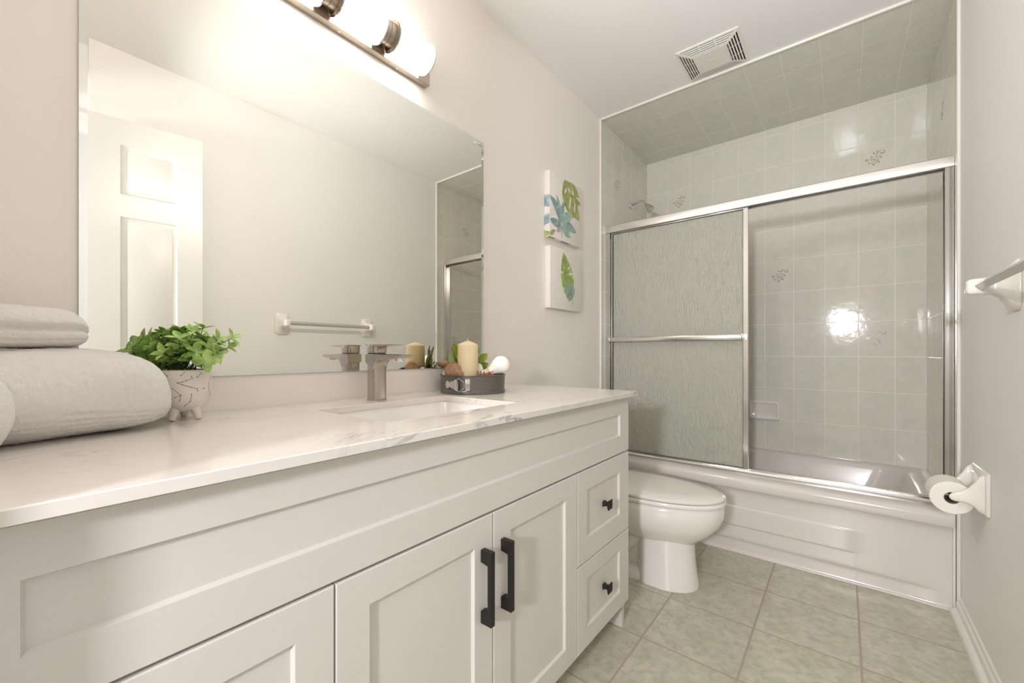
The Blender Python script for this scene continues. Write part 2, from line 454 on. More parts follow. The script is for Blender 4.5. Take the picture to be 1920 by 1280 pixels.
for fx, fz in ((0.244, 2.102), (1.311, 2.106), (0.8587, 1.4955), (1.3157, 1.093), (0.244, 1.093)):
    flower(mb, lambda u, w: (fx + u, D2 - tt - 0.0004, fz + w))
struct(mb.build('wall_tile_back', [M['tile_back'], M['decal_d'], M['decal_l']], weld=0, smooth=0), 'sage tiled long wall of the shower with printed flowers')
mb = MB().box(0, tt, D1, D2 - tt, 0, H - tt)
for fy, fz in ((2.557, 2.1105),):
    flower(mb, lambda u, w: (tt + 0.0004, fy + u, fz + w))
struct(mb.build('wall_tile_left', [M['tile_side'], M['decal_d'], M['decal_l']], weld=0, smooth=0), 'sage tiled shower wall with the shower head')
mb = MB().box(W - tt, W, D1, D2 - tt, 0, H - tt)
for fy, fz in ((2.668, 2.099), (2.536, 1.108)):
    flower(mb, lambda u, w: (W - tt - 0.0004, fy - u, fz + w))
struct(mb.build('wall_tile_right', [M['tile_right'], M['decal_d'], M['decal_l']], weld=0, smooth=0), 'sage tiled right end wall of the shower')
struct(MB().box(0, W, D1, D2, H - tt, H).build('ceiling_tile', M['tile_ceiling']), 'sage tiled ceiling over the tub')
# grouted inside corners of the alcove
for nm, cx_, sg in (('trim_6', tt, 1), ('trim_7', W - tt, -1)):
    struct(MB().prism([(cx_, D2 - tt), (cx_ + sg * 0.0035, D2 - tt), (cx_, D2 - tt - 0.0035)], 'XY', 0.392, H - tt).build(nm, M['caulk'], smooth=0), 'white caulk line in the corner of the shower')
# rounded trim bead where tile meets paint
def bead(name, x0, x1, y0, y1, z0, z1, lab):
    struct(MB().box(x0, x1, y0, y1, z0, z1).build(name, M['trim'], bev=0.0045, seg=3), lab)
bead('trim_1', 0, 0.0115, D1 - 0.013, D1 + 0.001, 0, H, 'white bead up the left side of the shower')
bead('trim_2', W - 0.0115, W, D1 - 0.013, D1 + 0.001, 0, H, 'white bead up the right side of the shower')
bead('trim_3', 0.0115, W - 0.0115, D1 - 0.013, D1 + 0.001, H - 0.0115, H, 'white bead across the ceiling')
struct(MB().box(1.5037, W - 0.0118, D1 - 0.0005, D1 + 0.012, 0, 0.392).build('trim_4', M['trim'], bev=0.003), 'white strip between tub apron and wall')
# baseboard on the right: ogee board and quarter round
def baseprof(xw, sgn):
    return [(xw, 0), (xw + sgn * 0.031, 0), (xw + sgn * 0.031, 0.009), (xw + sgn * 0.027, 0.018), (xw + sgn * 0.019, 0.0235), (xw + sgn * 0.014, 0.025), (xw + sgn * 0.014, 0.046),
            (xw + sgn * 0.0115, 0.050), (xw + sgn * 0.008, 0.052), (xw + sgn * 0.006, 0.058), (xw + sgn * 0.006, 0.064), (xw + sgn * 0.003, 0.067), (xw, 0.067)]
struct(MB().prism(baseprof(W, -1), 'XZ', 0.262, D1 - 0.0135).build('baseboard_right', M['trim'], smooth=40), 'white moulded baseboard on the right')
struct(MB().prism(baseprof(0, 1), 'XZ', 1.4555, D1 - 0.0135).build('baseboard_left', M['trim'], smooth=40), 'white moulded baseboard behind the toilet')

# closet beside the doorway, seen only in the mirror: casing on the recessed wall
mb = MB()
mb.box(1.590, 1.604, -0.02, 0.262, 2.03, 2.12); mb.box(1.586, 1.604, -0.03, 0.262, 2.108, 2.122)
mb.box(1.590, 1.604, 0.17, 0.235, 0, 2.03)
struct(mb.build('trim_5', M['trim'], bev=0.003), 'white door casing on the recessed wall')
struct(MB().box(1.598, 1.604, -0.02, 0.169, 0.0, 2.03).build('door_2', M['door_white']), 'white closet door beside the doorway')

# white moulded panel door standing open along the right wall
hp = Vector((1.4632, 0.2530)); hq = Vector((1.4027, 0.6600)); dd = (hq - hp); wl = dd.length; dd.normalize(); nn = Vector((-dd.y, dd.x))   # nn points to -x
if nn.x > 0: nn = -nn
def dpt(s, t, z): p = hp + dd * s + nn * t; return (p.x, p.y, z)
def rect_ring(s0, s1, z0, z1, t): return [dpt(s0, t, z0), dpt(s1, t, z0), dpt(s1, t, z1), dpt(s0, t, z1)]
mb = MB()
zs_p = [(1.742, 1.972), (1.02, 1.640), (0.20, 0.90)]
sa, sb = 0.105, wl - 0.100
mb.rings([rect_ring(0, wl, 0.012, 2.09, -0.034), rect_ring(0, wl, 0.012, 2.09, 0)], True, False)
def quad(a, b, c, d): mb.face(mb.verts([dpt(*a), dpt(*b), dpt(*c), dpt(*d)]))
quad((0, 0, 0.012), (sa, 0, 0.012), (sa, 0, 2.09), (0, 0, 2.09)); quad((sb, 0, 0.012), (wl, 0, 0.012), (wl, 0, 2.09), (sb, 0, 2.09))
edges_z = [0.012] + [z for p in sorted(zs_p) for z in p] + [2.09]
for k in range(0, len(edges_z), 2): quad((sa, 0, edges_z[k]), (sb, 0, edges_z[k]), (sb, 0, edges_z[k + 1]), (sa, 0, edges_z[k + 1]))
for z0, z1 in zs_p:
    mb.rings([rect_ring(sa + i, sb - i, z0 + i, z1 - i, t) for i, t in ((0, 0), (0.006, -0.007), (0.020, -0.009), (0.022, -0.0085), (0.040, -0.002))], False, True)
door1 = struct(mb.build('door_1', M['door_white'], smooth=20), 'white moulded panel door standing open')
for z in (0.25, 1.05, 1.85):
    MB().lathe([(0.006, 0), (0.006, 0.09)], dpt(-0.006, -0.02, z - 0.045), 12).build('hinge', M['chrome'], door1)

# ================================================================ VANITY
FX = 0.554; Y0 = -0.056; Y1 = 1.4547
van = thing('vanity_cabinet', 'long white shaker vanity cabinet with black hardware under the quartz counter', 'cabinet', (0.28, 0.7, 0))
mb = MB()
mb.box(0.002, FX - 0.0185, Y0, Y0 + 0.018, 0, 0.85); mb.box(0.002, FX - 0.0185, Y1 - 0.018, Y1, 0, 0.85)
mb.box(0.002, FX - 0.0185, Y0 + 0.018, Y1 - 0.018, 0.103, 0.121)
mb.box(0.002, 0.012, Y0 + 0.018, Y1 - 0.018, 0.121, 0.85)
mb.box(FX - 0.032, FX - 0.0190, Y0 + 0.018, Y1 - 0.018, 0.121, 0.845)
mb.build('carcass', [M['cabinet']], van)
MB().box(0.44, 0.455, Y0 + 0.018, Y1 - 0.018, 0, 0.103).build('toe_kick', M['cabinet'], van)
def shaker(name, y0, y1, z0, z1, iy0, iy1, iz0, iz1, parent, x=FX, th=0.018, dep=0.0075):
    R = lambda a0, a1, b0, b1, xx: [(xx, a0, b0), (xx, a1, b0), (xx, a1, b1), (xx, a0, b1)]
    mb = MB(); e = 0.0018
    mb.rings([R(y0, y1, z0, z1, x - th), R(y0, y1, z0, z1, x - e), R(y0 + e, y1 - e, z0 + e, z1 - e, x),
              R(iy0, iy1, iz0, iz1, x), R(iy0 + 0.0035, iy1 - 0.0035, iz0 + 0.0035, iz1 - 0.0035, x - dep)])
    return mb.build(name, M['cabinet'], parent, smooth=0)
shaker('false_front', Y0, Y1, 0.6525, 0.845, 0.014, 1.382, 0.7145, 0.790, van)
def bar_handle(parent, y, zt, zb):
    x0 = FX
    pr = [(x0, zt), (x0 + 0.031, zt), (x0 + 0.031, zb), (x0, zb), (x0, zb + 0.026), (x0 + 0.004, zb + 0.030), (x0 + 0.020, zb + 0.031), (x0 + 0.020, zt - 0.031), (x0, zt - 0.027)]
    MB().prism(pr, 'XZ', y - 0.0065, y + 0.0065).build('handle', M['black'], parent, smooth=30, bev=0.0008, seg=1)
def knob(parent, y, z):
    mb = MB(); x0 = FX - 0.0075
    R = lambda h, xx: [(xx, y - h, z - h), (xx, y + h, z - h), (xx, y + h, z + h), (xx, y - h, z + h)]
    mb.rings([R(0.0085, x0), R(0.0085, x0 + 0.004), R(0.0060, x0 + 0.009), R(0.0060, x0 + 0.015), R(0.0150, x0 + 0.0225), R(0.0150, x0 + 0.0255), R(0.0008, x0 + 0.031)])
    k = mb.build('knob', M['black'], parent, smooth=0)
zb, zt = 0.102, 0.6475
d2 = shaker('door', 0.3305, 0.6998, zb, zt, 0.389, 0.641, 0.161, 0.589, van); bar_handle(d2, 0.6655, 0.580, 0.420)
d3 = shaker('door', 0.7022, 1.0800, zb, zt, 0.7640, 1.0130, 0.161, 0.589, van); bar_handle(d3, 0.7335, 0.580, 0.420)
ds = shaker('drawer', 1.0824, Y1, 0.3670, zt, 1.1385, 1.377, 0.437, 0.586, van); knob(ds, 1.266, 0.507)
ds = shaker('drawer', 1.0824, Y1, zb, 0.3640, 1.1385, 1.377, 0.1615, 0.3115, van); knob(ds, 1.266, 0.232)
ds = shaker('drawer', Y0, 0.3281, 0.3670, zt, 0.003, 0.2690, 0.437, 0.589, van); knob(ds, 0.136, 0.507)
ds = shaker('drawer', Y0, 0.3281, zb, 0.3640, 0.003, 0.2690, 0.1615, 0.3115, van); knob(ds, 0.136, 0.232)

# countertop with rectangular sink cut-out
HX0, HX1, HY0, HY1 = 0.143, 0.447, 0.495, 0.926
mb = MB(); n = 5
outer = [(0.5785, Y1 + 0.025), (0.0015, Y1 + 0.025), (0.0015, -0.085), (0.5785, -0.085)]
def cnt(z, inset=0.0):
    o = rrect(0.0015 + inset, 0.5785 - inset, -0.085 + inset, Y1 + 0.025 - inset, 0.003, n, z)
    i = rrect(HX0 - inset, HX1 + inset, HY0 - inset, HY1 + inset, 0.018, n, z)
    return o, i
o0, i0 = cnt(0.851); o1_, i1_ = cnt(HV - 0.0015); o2_, i2_ = cnt(HV, 0.0015)
A = [mb.verts(r) for r in (o0, o1_, o2_, i2_, i1_, i0)]
N = len(o0)
for a, b_ in zip(A, A[1:] + A[:1]):
    for k in range(N): mb.face((a[k], a[(k + 1) % N], b_[(k + 1) % N], b_[k]))
mb.mat(1).box(0.0012, 0.0045, -0.085, Y1 + 0.024, HV - 0.0002, HV + 0.0035)
tag(mb.build('countertop', [M['quartz'], M['caulk']], smooth=30), 'white quartz countertop with thin grey veins on the vanity', 'countertop')

# undermount basin
mb = MB()
def sk(ix, z, r): return rrect(HX0 - 0.004 + ix, HX1 + 0.004 - ix, HY0 - 0.004 + ix, HY1 + 0.004 - ix, r, 6, z)
mb.rings([sk(-0.018, 0.8505, 0.035), sk(0.0, 0.8505, 0.022), sk(0.004, 0.840, 0.026), sk(0.010, 0.780, 0.034), sk(0.022, 0.738, 0.045), sk(0.050, 0.722, 0.05), sk(0.10, 0.716, 0.05)], False, True)
mb.rings([sk(-0.018, 0.8505, 0.035), sk(-0.018, 0.842, 0.035), sk(-0.008, 0.775, 0.04), sk(0.012, 0.725, 0.05), sk(0.08, 0.706, 0.05)], False, True)
sink = tag(mb.build('sink', M['ceramic'], smooth=50), 'white rectangular undermount sink basin set in the quartz counter', 'sink')
MB().lathe([(0.0, 0.7165), (0.022, 0.7165), (0.022, 0.7195), (0.018, 0.7205), (0.0, 0.7185)], (0.295, 0.71, 0), 24, cap0=False, cap1=False).build('drain', M['chrome2'], sink)

# faucet
fx, fy = 0.078, 0.7135
fa = thing('faucet', 'brushed nickel single lever faucet standing behind the sink', 'faucet', (fx, fy, HV))
def frr(hx, hy, r, z, ox=0): return rrect(fx - hx + ox, fx + hx + ox, fy - hy, fy + hy, r, 5, z)
mb = MB(); mb.rings([frr(0.024, 0.0235, 0.011, HV + 0.0002), frr(0.024, 0.0235, 0.011, HV + 0.002), frr(0.0225, 0.0225, 0.011, HV + 0.003), frr(0.0215, 0.0225, 0.011, HV + 0.115), frr(0.0225, 0.0230, 0.010, HV + 0.128), frr(0.0235, 0.0235, 0.009, HV + 0.138)])
mb.build('body', M['nickel'], fa, smooth=35)
# spout: flat bar reaching forward, curving up out of the body
mb = MB(); rs = []
for t, xx, zt_, zb_, hw in ((0, fx - 0.0235, 1.0052, 0.978, 0.0235), (1, fx + 0.012, 1.0052, 0.955, 0.0235), (2, fx + 0.024, 1.0052, 0.975, 0.0235), (3, fx + 0.036, 1.0050, 0.9855, 0.023), (4, fx + 0.06, 1.0048, 0.9893, 0.022), (5, fx + 0.10, 1.0045, 0.9905, 0.021), (6, fx + 0.135, 1.0040, 0.9930, 0.020), (7, fx + 0.150, 1.0035, 0.9985, 0.0185)):
    c = 0.003
    rs.append([(xx, fy - hw, zb_ + c), (xx, fy - hw + c, zb_), (xx, fy + hw - c, zb_), (xx, fy + hw, zb_ + c), (xx, fy + hw, zt_ - c * .6), (xx, fy + hw - c, zt_), (xx, fy - hw + c, zt_), (xx, fy - hw, zt_ - c * .6)])
sp_ = mb.rings(rs).build('spout', M['nickel'], fa, smooth=40)
MB().lathe([(0.013, 0.9925), (0.013, 0.986), (0.011, 0.9835), (0.0, 0.9835)], (fx + 0.112, fy, 0), 20, cap0=True, cap1=False).build('aerator', M['chrome2'], fa)
mb = MB(); mb.rings([frr(0.0215, 0.0215, 0.010, 1.0054), frr(0.0215, 0.0215, 0.010, 1.0085)], True, True); mb.build('neck_ring', M['seal'], fa)
mb = MB(); mb.rings([frr(0.0235, 0.0235, 0.011, 1.0080), frr(0.0235, 0.0235, 0.011, 1.0315), frr(0.0225, 0.0225, 0.011, 1.0330)]); mb.build('handle_body', M['nickel'], fa, smooth=35)
mb = MB(); rs = []
for xx, zt_, zb_, hw in ((fx - 0.0235, 1.0335, 1.0300, 0.0225), (fx + 0.015, 1.0337, 1.0225, 0.0225), (fx + 0.03, 1.0337, 1.0265, 0.0215), (fx + 0.06, 1.0335, 1.0290, 0.019), (fx + 0.09, 1.0332, 1.0300, 0.017), (fx + 0.108, 1.0325, 1.0305, 0.015)):
    rs.append([(xx, fy - hw, zb_), (xx, fy + hw, zb_), (xx, fy + hw, zt_), (xx, fy - hw, zt_)])
lv = mb.rings(rs).build('lever', M['nickel'], fa, smooth=20, bev=0.0006, seg=1)
MB().lathe([(0.004, 0), (0.004, 0.0008), (0.0, 0.0008)], (fx + 0.008, fy - 0.0238, 1.019), 14, axis='Y').build('set_screw', M['chrome2'], fa)

# ================================================================ MIRROR
MY0, MY1, MZ0, MZ1 = 0.1001, 1.2645, 0.9528, 1.8790
mb = MB()
R = lambda i, x: [(x, MY0 + i, MZ0 + i), (x, MY1 - i, MZ0 + i), (x, MY1 - i, MZ1 - i), (x, MY0 + i, MZ1 - i)]
mb.mat(2).rings([R(0, 0.0008), R(0, 0.0045)], True, False)
mb.mat(1).rings([R(0, 0.0045), R(0.0125, 0.0050)], False, False)
mb.mat(0).rings([R(0.0125, 0.0050)], False, True)
tag(mb.build('wall_mirror', [M['mirror'], M['mirror_bevel'], M['seal']], smooth=0), 'large rectangular wall mirror above the quartz counter', 'mirror')

# ================================================================ VANITY LIGHT
BY0, BY1 = 0.370, 0.961
vl = thing('vanity_light', 'brushed nickel bath bar light with lit white glass shades over the mirror', 'light', (0.0, 0.665, 2.0))
MB().box(0.0008, 0.026, BY0, BY1, 1.9535, 2.0455).build('backplate', M['nickel2'], vl, bev=0.001, seg=1)
gx, gz, gr = 0.060, 2.0055, 0.0475
for ya, yb in ((0.777, 0.918), (0.595, 0.735), (0.413, 0.553)):
    def arc(y, r, flat=0.0275): # cylinder resting against the plate
        pts = []
        for k in range(36):
            a = 2 * PI * k / 36
            pts.append((max(flat, gx + r * math.cos(a)), y, gz + r * math.sin(a)))
        return pts
    sh = MB().rings([arc(ya + 0.004, gr - 0.001), arc(yb - 0.004, gr - 0.001)]).build('shade', M['opal'], vl, smooth=30)
    for yy in (ya, yb - 0.004):
        MB().rings([arc(yy, gr + 0.001), arc(yy, gr + 0.003), arc(yy + 0.004, gr + 0.003), arc(yy + 0.004, gr + 0.001)], True, True).build('end_ring', M['chrome'], sh)
for ya, yb in ((0.5535, 0.5945), (0.7355, 0.7765)):
    ym_ = (ya + yb) / 2; w_ = (yb - ya) / 2
    MB().rings([arc(ya, gr - 0.003), arc(ya + w_ * 0.12, gr - 0.003), arc(ya + w_ * 0.12, gr - 0.012), arc(ym_ - 0.0006, gr - 0.012), arc(ym_ - 0.0006, gr - 0.014), arc(ym_ + 0.0006, gr - 0.014), arc(ym_ + 0.0006, gr - 0.012), arc(yb - w_ * 0.12, gr - 0.012), arc(yb - w_ * 0.12, gr - 0.003), arc(yb, gr - 0.003)]).build('connector', M['nickel2'], vl, smooth=30)
# the lamps' forward throw
lamp = area('vanity_lamp_throw', (gx + gr + 0.0035, 0.665, gz - 0.002), (0, -PI / 2 + 0.12, 0), 0.045, 0.49, LAMP_E, (1.0, 0.95, 0.89))
for y in (0.63, 0.83, 0.48): MB().lathe([(0.0035, -0.0018), (0.0035, 0)], (0.014, y, 1.9535), 10).build('screw', M['chrome'], vl)

# ================================================================ TOWELS
def towel_roll(name, A, B, hw, hh, seed, label, crease, endround=0.05, nu=150, nv=110, sink_=0.0):
    A = Vector(A); B = Vector(B); ax = (B - A); L = ax.length; ax.normalize(); side = Vector((-ax.y, ax.x, 0)); up = Vector((0, 0, 1))
    mb = MB(); rings = []
    for i in range(nu):
        s = i / (nu - 1)
        # rounded ends
        ds_ = min(s, 1 - s) * L
        e = 1.0
        if ds_ < endround: q = 1 - ds_ / endround; e = (1 - q ** 2.4) ** (1 / 2.4) if q < 1 else 0
        e = max(e, 0.02)
        ring = []
        for k in range(nv):
            a = 2 * PI * k / nv; c, s_ = math.cos(a), math.sin(a)
            p = 2 / 2.5
            x = hw * math.copysign(abs(c) ** p, c); z = hh * math.copysign(abs(s_) ** p, s_)
            kx = e if e < 1 else 1
            x *= 0.35 + 0.65 * kx if e < 1 else 1; z = (z + hh) * (0.18 + 0.82 * kx) - hh * (0.18 + 0.82 * kx) * 1.0 - hh * (1 - kx) * 0.45 if e < 1 else z
            if e <= 0.021: x *= 0.0; z *= 0.0
            pt = A + ax * (s * L) + side * x + up * (hh + z)
            d = (side * c + up * s_)
            nlow = noise.noise(Vector((s * L * 9, math.cos(a) * 1.2, math.sin(a) * 1.2 + seed))) * 0.006
            nhi = noise.noise(pt * 130 + Vector((seed, 0, 0))) * 0.0013 + noise.noise(pt * 300) * 0.0006
            cr = 0.0
            for ang, w_, dep, wob in crease:
                da = (a - ang - wob * math.sin(s * 5 + seed) + PI) % (2 * PI) - PI
                cr -= dep * math.exp(-(da / w_) ** 2)
            pt = pt + d * (nlow + nhi + cr)
            if pt.z < A.z + 0.0005: pt.z = A.z + 0.0005
            ring.append(tuple(pt))
        rings.append(ring)
    mb.rings(rings)
    return mb, side, up, ax
BX = [(PI * 1.0, 1, 0, 0)]
CR1 = [(PI + 0.40, 0.03, 0.0035, 0.09), (PI + 0.56, 0.03, 0.004, 0.08), (PI + 0.72, 0.03, 0.004, 0.07), (PI + 0.88, 0.03, 0.004, 0.05), (2 * PI - 0.40, 0.03, 0.0035, 0.09), (2 * PI - 0.56, 0.03, 0.004, 0.08), (2 * PI - 0.72, 0.03, 0.004, 0.07), (2 * PI - 0.88, 0.03, 0.004, 0.05)]
TB0, TB1 = (0.178, -0.085, HV), (0.108, 0.203, HV)
mb, side, up, ax = towel_roll('towel', TB0, TB1, 0.084, 0.073, 3.0, '', CR1, 0.095)
# rolled core bulging out of the near end
cc = Vector((0.262, -0.020, HV + 0.060))
mb.ell(cc, (0.038, 0.036, 0.0585), 48, 32, fn=lambda d: 1 + noise.noise(d * 3) * 0.04 + noise.noise(d * 40) * 0.012)
tag(mb.build('rolled_towel', M['terry'], smooth=60, origin=(0.14, 0.06, HV)), 'large cream terry bath towel rolled up on the counter', 'towel', 'cream towels stacked on the counter')
mb, *_ = towel_roll('t2', (0.165, -0.16, 1.0145), (0.105, 0.092, 1.0145), 0.070, 0.0355, 11.0, '', [(PI, 0.10, 0.010, 0.05), (0.0, 0.10, 0.010, 0.05), (PI + 0.5, 0.05, 0.003, 0.1)], 0.04)
tag(mb.build('folded_towel', M['terry'], smooth=60, origin=(0.13, -0.03, 1.0145)), 'smaller cream terry hand towel folded on top of the rolled towel', 'towel', 'cream towels stacked on the counter')

# ================================================================ POTTED PLANT
px, py = 0.066, 0.252
pl = thing('potted_plant', 'small bushy green faux plant in a white footed pot beside the towels', 'plant', (px, py, HV))
Zt = HV + 0.1055
prof = [(0.0, 0.0165), (0.016, 0.0165), (0.030, 0.021), (0.041, 0.032), (0.0465, 0.046), (0.048, 0.060), (0.0478, 0.085), (0.0485, 0.1035), (0.0478, 0.1055), (0.0450, 0.1055), (0.0445, 0.103), (0.044, 0.060), (0.0, 0.050)]
mb = MB(); mb.lathe(prof, (px, py, HV), 48, cap0=False, cap1=False)
# engraved constellations: short strokes and dots following the wall of the pot
def potpt(ang, z, r=None):
    h = z
    pr = prof
    rr = 0.048
    for (r0, h0), (r1, h1) in zip(pr[:8], pr[1:9]):
        if h0 <= h <= h1 and h1 > h0: rr = r0 + (r1 - r0) * (h - h0) / (h1 - h0)
    rr += 0.00025
    return Vector((px + rr * math.cos(ang), py + rr * math.sin(ang), HV + h))
camdir = math.atan2(0 - py, 1.1704 - px)
def stroke(a0, z0, a1, z1, w=0.00045):
    A = [potpt(camdir + a0 + (a1 - a0) * t / 4, z0 + (z1 - z0) * t / 4) for t in range(5)]
    d = (A[-1] - A[0]); nrm = Vector((math.cos(camdir + a0), math.sin(camdir + a0), 0)); s = d.cross(nrm).normalized() * w
    for p, q in zip(A[:-1], A[1:]): mb.face(mb.verts([p - s, q - s, q + s, p + s]))
def dot(a, z, r=0.0011):
    c = potpt(camdir + a, z); t = Vector((-math.sin(camdir + a), math.cos(camdir + a), 0)); u = Vector((0, 0, 1))
    c = c + Vector((math.cos(camdir + a), math.sin(camdir + a), 0)) * 0.0001
    mb.face(mb.verts([c + t * r * math.cos(2 * PI * k / 8) + u * r * math.sin(2 * PI * k / 8) for k in range(8)]))
def poly(*pts):
    for (a, z), (b, w) in zip(pts[:-1], pts[1:]): stroke(a, z, b, w)
    for a, z in pts: dot(a, z)
mb.mat(1)
def pz(u, v):   # zoomed-photo coords of the pot's face to (angle, height)
    return (math.asin(max(-0.96, min(0.96, (u - 475) / 262))), 0.1055 * (1 - (v - 625) / (1180 - 625)))
for chain in [((415, 760), (455, 750), (495, 737), (545, 712), (537, 692)), ((415, 760), (455, 780), (495, 797), (532, 810), (592, 832), (592, 858)),
              ((372, 820), (445, 893), (430, 955)), ((445, 893), (390, 918)), ((332, 870), (362, 938)), ((258, 868), (292, 920), (305, 998)), ((540, 890), (532, 968), (475, 1015)),
              ((262, 712), (322, 772)), ((255, 690), (300, 655), (328, 685), (290, 700)), ((475, 645), (445, 680)), ((590, 705), (628, 660)), ((700, 780), (702, 850), (716, 920)), ((650, 830), (655, 836)), ((722, 706), (712, 750))]:
    poly(*[pz(*c) for c in chain])
pot = mb.build('pot', [M['pot'], M['potmark']], pl, smooth=50, weld=0)
MB().lathe([(0.0449, 0.1050), (0.0452, 0.1060), (0.0478, 0.1060), (0.0486, 0.1048)], (px, py, HV), 48, cap0=False, cap1=False).build('rim', M['potrim'], pot)
for k in range(3):
    a = camdir + (-0.62, 0.75, PI)[k]; c, s_ = math.cos(a), math.sin(a)
    ft = MB().tube([(px + c * 0.026, py + s_ * 0.026, HV + 0.026), (px + c * 0.032, py + s_ * 0.032, HV + 0.012), (px + c * 0.0355, py + s_ * 0.0355, HV + 0.0012)], [0.0105, 0.0078, 0.0062], 14)
    ft.v = [(x_, y_, max(z_, HV + 0.0004)) for x_, y_, z_ in ft.v]; ft.build('foot', M['pot'], pot)
MB().lathe([(0.0445, 0.096), (0.02, 0.100), (0.0, 0.101)], (px, py, HV), 24, cap0=True, cap1=False).build('moss', M['soil'], pl)
def leaf(mb, base, d, nrm, L, Wd, curl=0.15):
    d = d.normalized(); s = d.cross(nrm).normalized(); nrm = s.cross(d).normalized()
    rows = []
    for t, w in ((0, 0.06), (0.15, 0.52), (0.32, 0.88), (0.5, 1.0), (0.68, 0.88), (0.85, 0.52), (1.0, 0.03)):
        c = base + d * (L * t) - nrm * (curl * L * t * t)
        hw = Wd * 0.5 * w
        rows.append([c - s * hw + nrm * hw * 0.35, c - s * hw * 0.5 + nrm * hw * 0.12, c, c + s * hw * 0.5 + nrm * hw * 0.12, c + s * hw + nrm * hw * 0.35])
    ids = [mb.verts(r) for r in rows]
    for a, b_ in zip(ids[:-1], ids[1:]):
        for k in range(4): mb.face((a[k], a[k + 1], b_[k + 1], b_[k]))
lf = MB(); st = MB()
rnd = random.Random(21)
camv = Vector((1.1704 - px, -py, 0.05)).normalized(); rightv = Vector((math.cos(0.6759), math.sin(0.6759), 0))
def sprig(tip, base=None, n=4, lsize=0.027, seed=0):
    base = base or Vector((px + rnd.uniform(-.02, .02), py + rnd.uniform(-.02, .02), Zt - 0.006))
    mid = (base + tip) / 2 + Vector((0, 0, 0.012))
    pts = [base.lerp(mid, t).lerp(mid.lerp(tip, t), t) for t in (0, .25, .5, .75, 1)]
    st.tube(pts, 0.0009, 5)
    ax = (pts[-1] - pts[-2]).normalized()
    for lev, t in enumerate((0.50, 0.75, 1.0)[-n:] if n < 3 else (0.5, 0.75, 1.0)):
        p = base.lerp(mid, t).lerp(mid.lerp(tip, t), t)
        k = 4 if lev == 2 or t == 1.0 else 3
        off = rnd.uniform(0, PI)
        for q in range(k):
            a = off + 2 * PI * q / k
            u = ax.orthogonal().normalized(); w = ax.cross(u)
            out = (u * math.cos(a) + w * math.sin(a))
            d = (out * 1.0 + ax * rnd.uniform(0.25, 0.8) + Vector((0, 0, 0.15)))
            leaf(lf, p, d, (ax + Vector((0, 0, .6))).normalized(), lsize * rnd.uniform(0.8, 1.15), lsize * rnd.uniform(0.46, 0.6), rnd.uniform(0.0, 0.25))
ctr = Vector((px, py, Zt))
for i in range(44):
    t = rnd.uniform(-1, 1); fr = rnd.uniform(-1, 1)
    hor = t * 0.082
    dep = fr * 0.042 * math.sqrt(max(0.1, 1 - t * t)) + 0.012
    hgt = (0.070 * math.sqrt(max(0.0, 1 - (t * 0.92) ** 2))) * rnd.uniform(0.25, 1.0) + 0.012
    tip = ctr + rightv * (hor - 0.012) + Vector((camv.x, camv.y, 0)) * dep + Vector((0, 0, hgt))
    tip.x = max(tip.x, 0.036)
    sprig(tip, n=3, lsize=rnd.uniform(0.024, 0.031))
# outstanding sprigs seen in the photo
for hor, dep, hgt in ((0.092, 0.02, 0.046), (0.100, 0.015, 0.066), (-0.115, 0.02, 0.038), (-0.100, 0.01, 0.055), (0.040, 0.0, 0.088), (0.020, 0.0, 0.082), (0.070, 0.01, 0.062)):
    sprig(ctr + rightv * hor + Vector((camv.x, camv.y, 0)) * dep + Vector((0, 0, hgt)), n=3, lsize=0.024)
# pale whorl hanging over the rim
c0 = ctr + rightv * 0.046 + camv * 0.062 + Vector((0, 0, 0.016))
st.tube([ctr + rightv * 0.02 + Vector((0, 0, 0)), ctr + rightv * 0.036 + camv * 0.04 + Vector((0, 0, .022)), c0], 0.001, 5)
for a, L in ((0.15, 0.030), (PI / 2, 0.026), (PI - 0.05, 0.031), (-PI / 2 + 0.1, 0.024)):
    d = rightv * math.cos(a) + Vector((0, 0, 1)) * math.sin(a) + camv * 0.15
    leaf(lf, c0, d, camv, L, L * 0.62, 0.05)
for v_ in range(len(lf.v)):
    x_, y_, z_ = lf.v[v_]
    if x_ < 0.0085: lf.v[v_] = (0.0085 + random.random() * 0.001, y_, z_)
for v_ in range(len(st.v)):
    x_, y_, z_ = st.v[v_]
    if x_ < 0.0085: st.v[v_] = (0.0085, y_, z_)
lf.build('foliage', M['leaf'], pl, smooth=60, weld=0); st.build('stems', M['stem'], pl, smooth=60, weld=0)

# ================================================================ PAN WITH CANDLE AND SHELLS
tx, ty, tr = 0.1235, 1.080, 0.1165
tp = tag(MB().lathe([(0.0, 0.0005), (tr - 0.001, 0.0005), (tr, 0.003), (tr, 0.010), (tr - 0.0025, 0.0125), (tr - 0.0025, 0.0145), (tr - 0.001, 0.060), (tr + 0.0018, 0.0615), (tr + 0.0018, 0.0635), (tr - 0.001, 0.0645), (tr - 0.003, 0.0625), (tr - 0.0045, 0.0120), (tr - 0.006, 0.006), (0.0, 0.006)], (tx, ty, HV), 72, cap0=False, cap1=False)
         .build('springform_pan', M['pan'], smooth=40, origin=(tx, ty, HV)), 'round grey metal springform pan holding a candle and shells on the counter', 'pan')
def onpan(ang, z, off=0.0015):
    return Vector((tx + (tr + off) * math.cos(ang), ty + (tr + off) * math.sin(ang), HV + z))
pa = math.atan2(0 - ty, 1.1704 - tx)      # angle facing the camera
def pp(s, z, off=0.0015): # s metres left(-)/right(+) as seen from camera
    return onpan(pa + s / tr, z, off)
mb = MB()
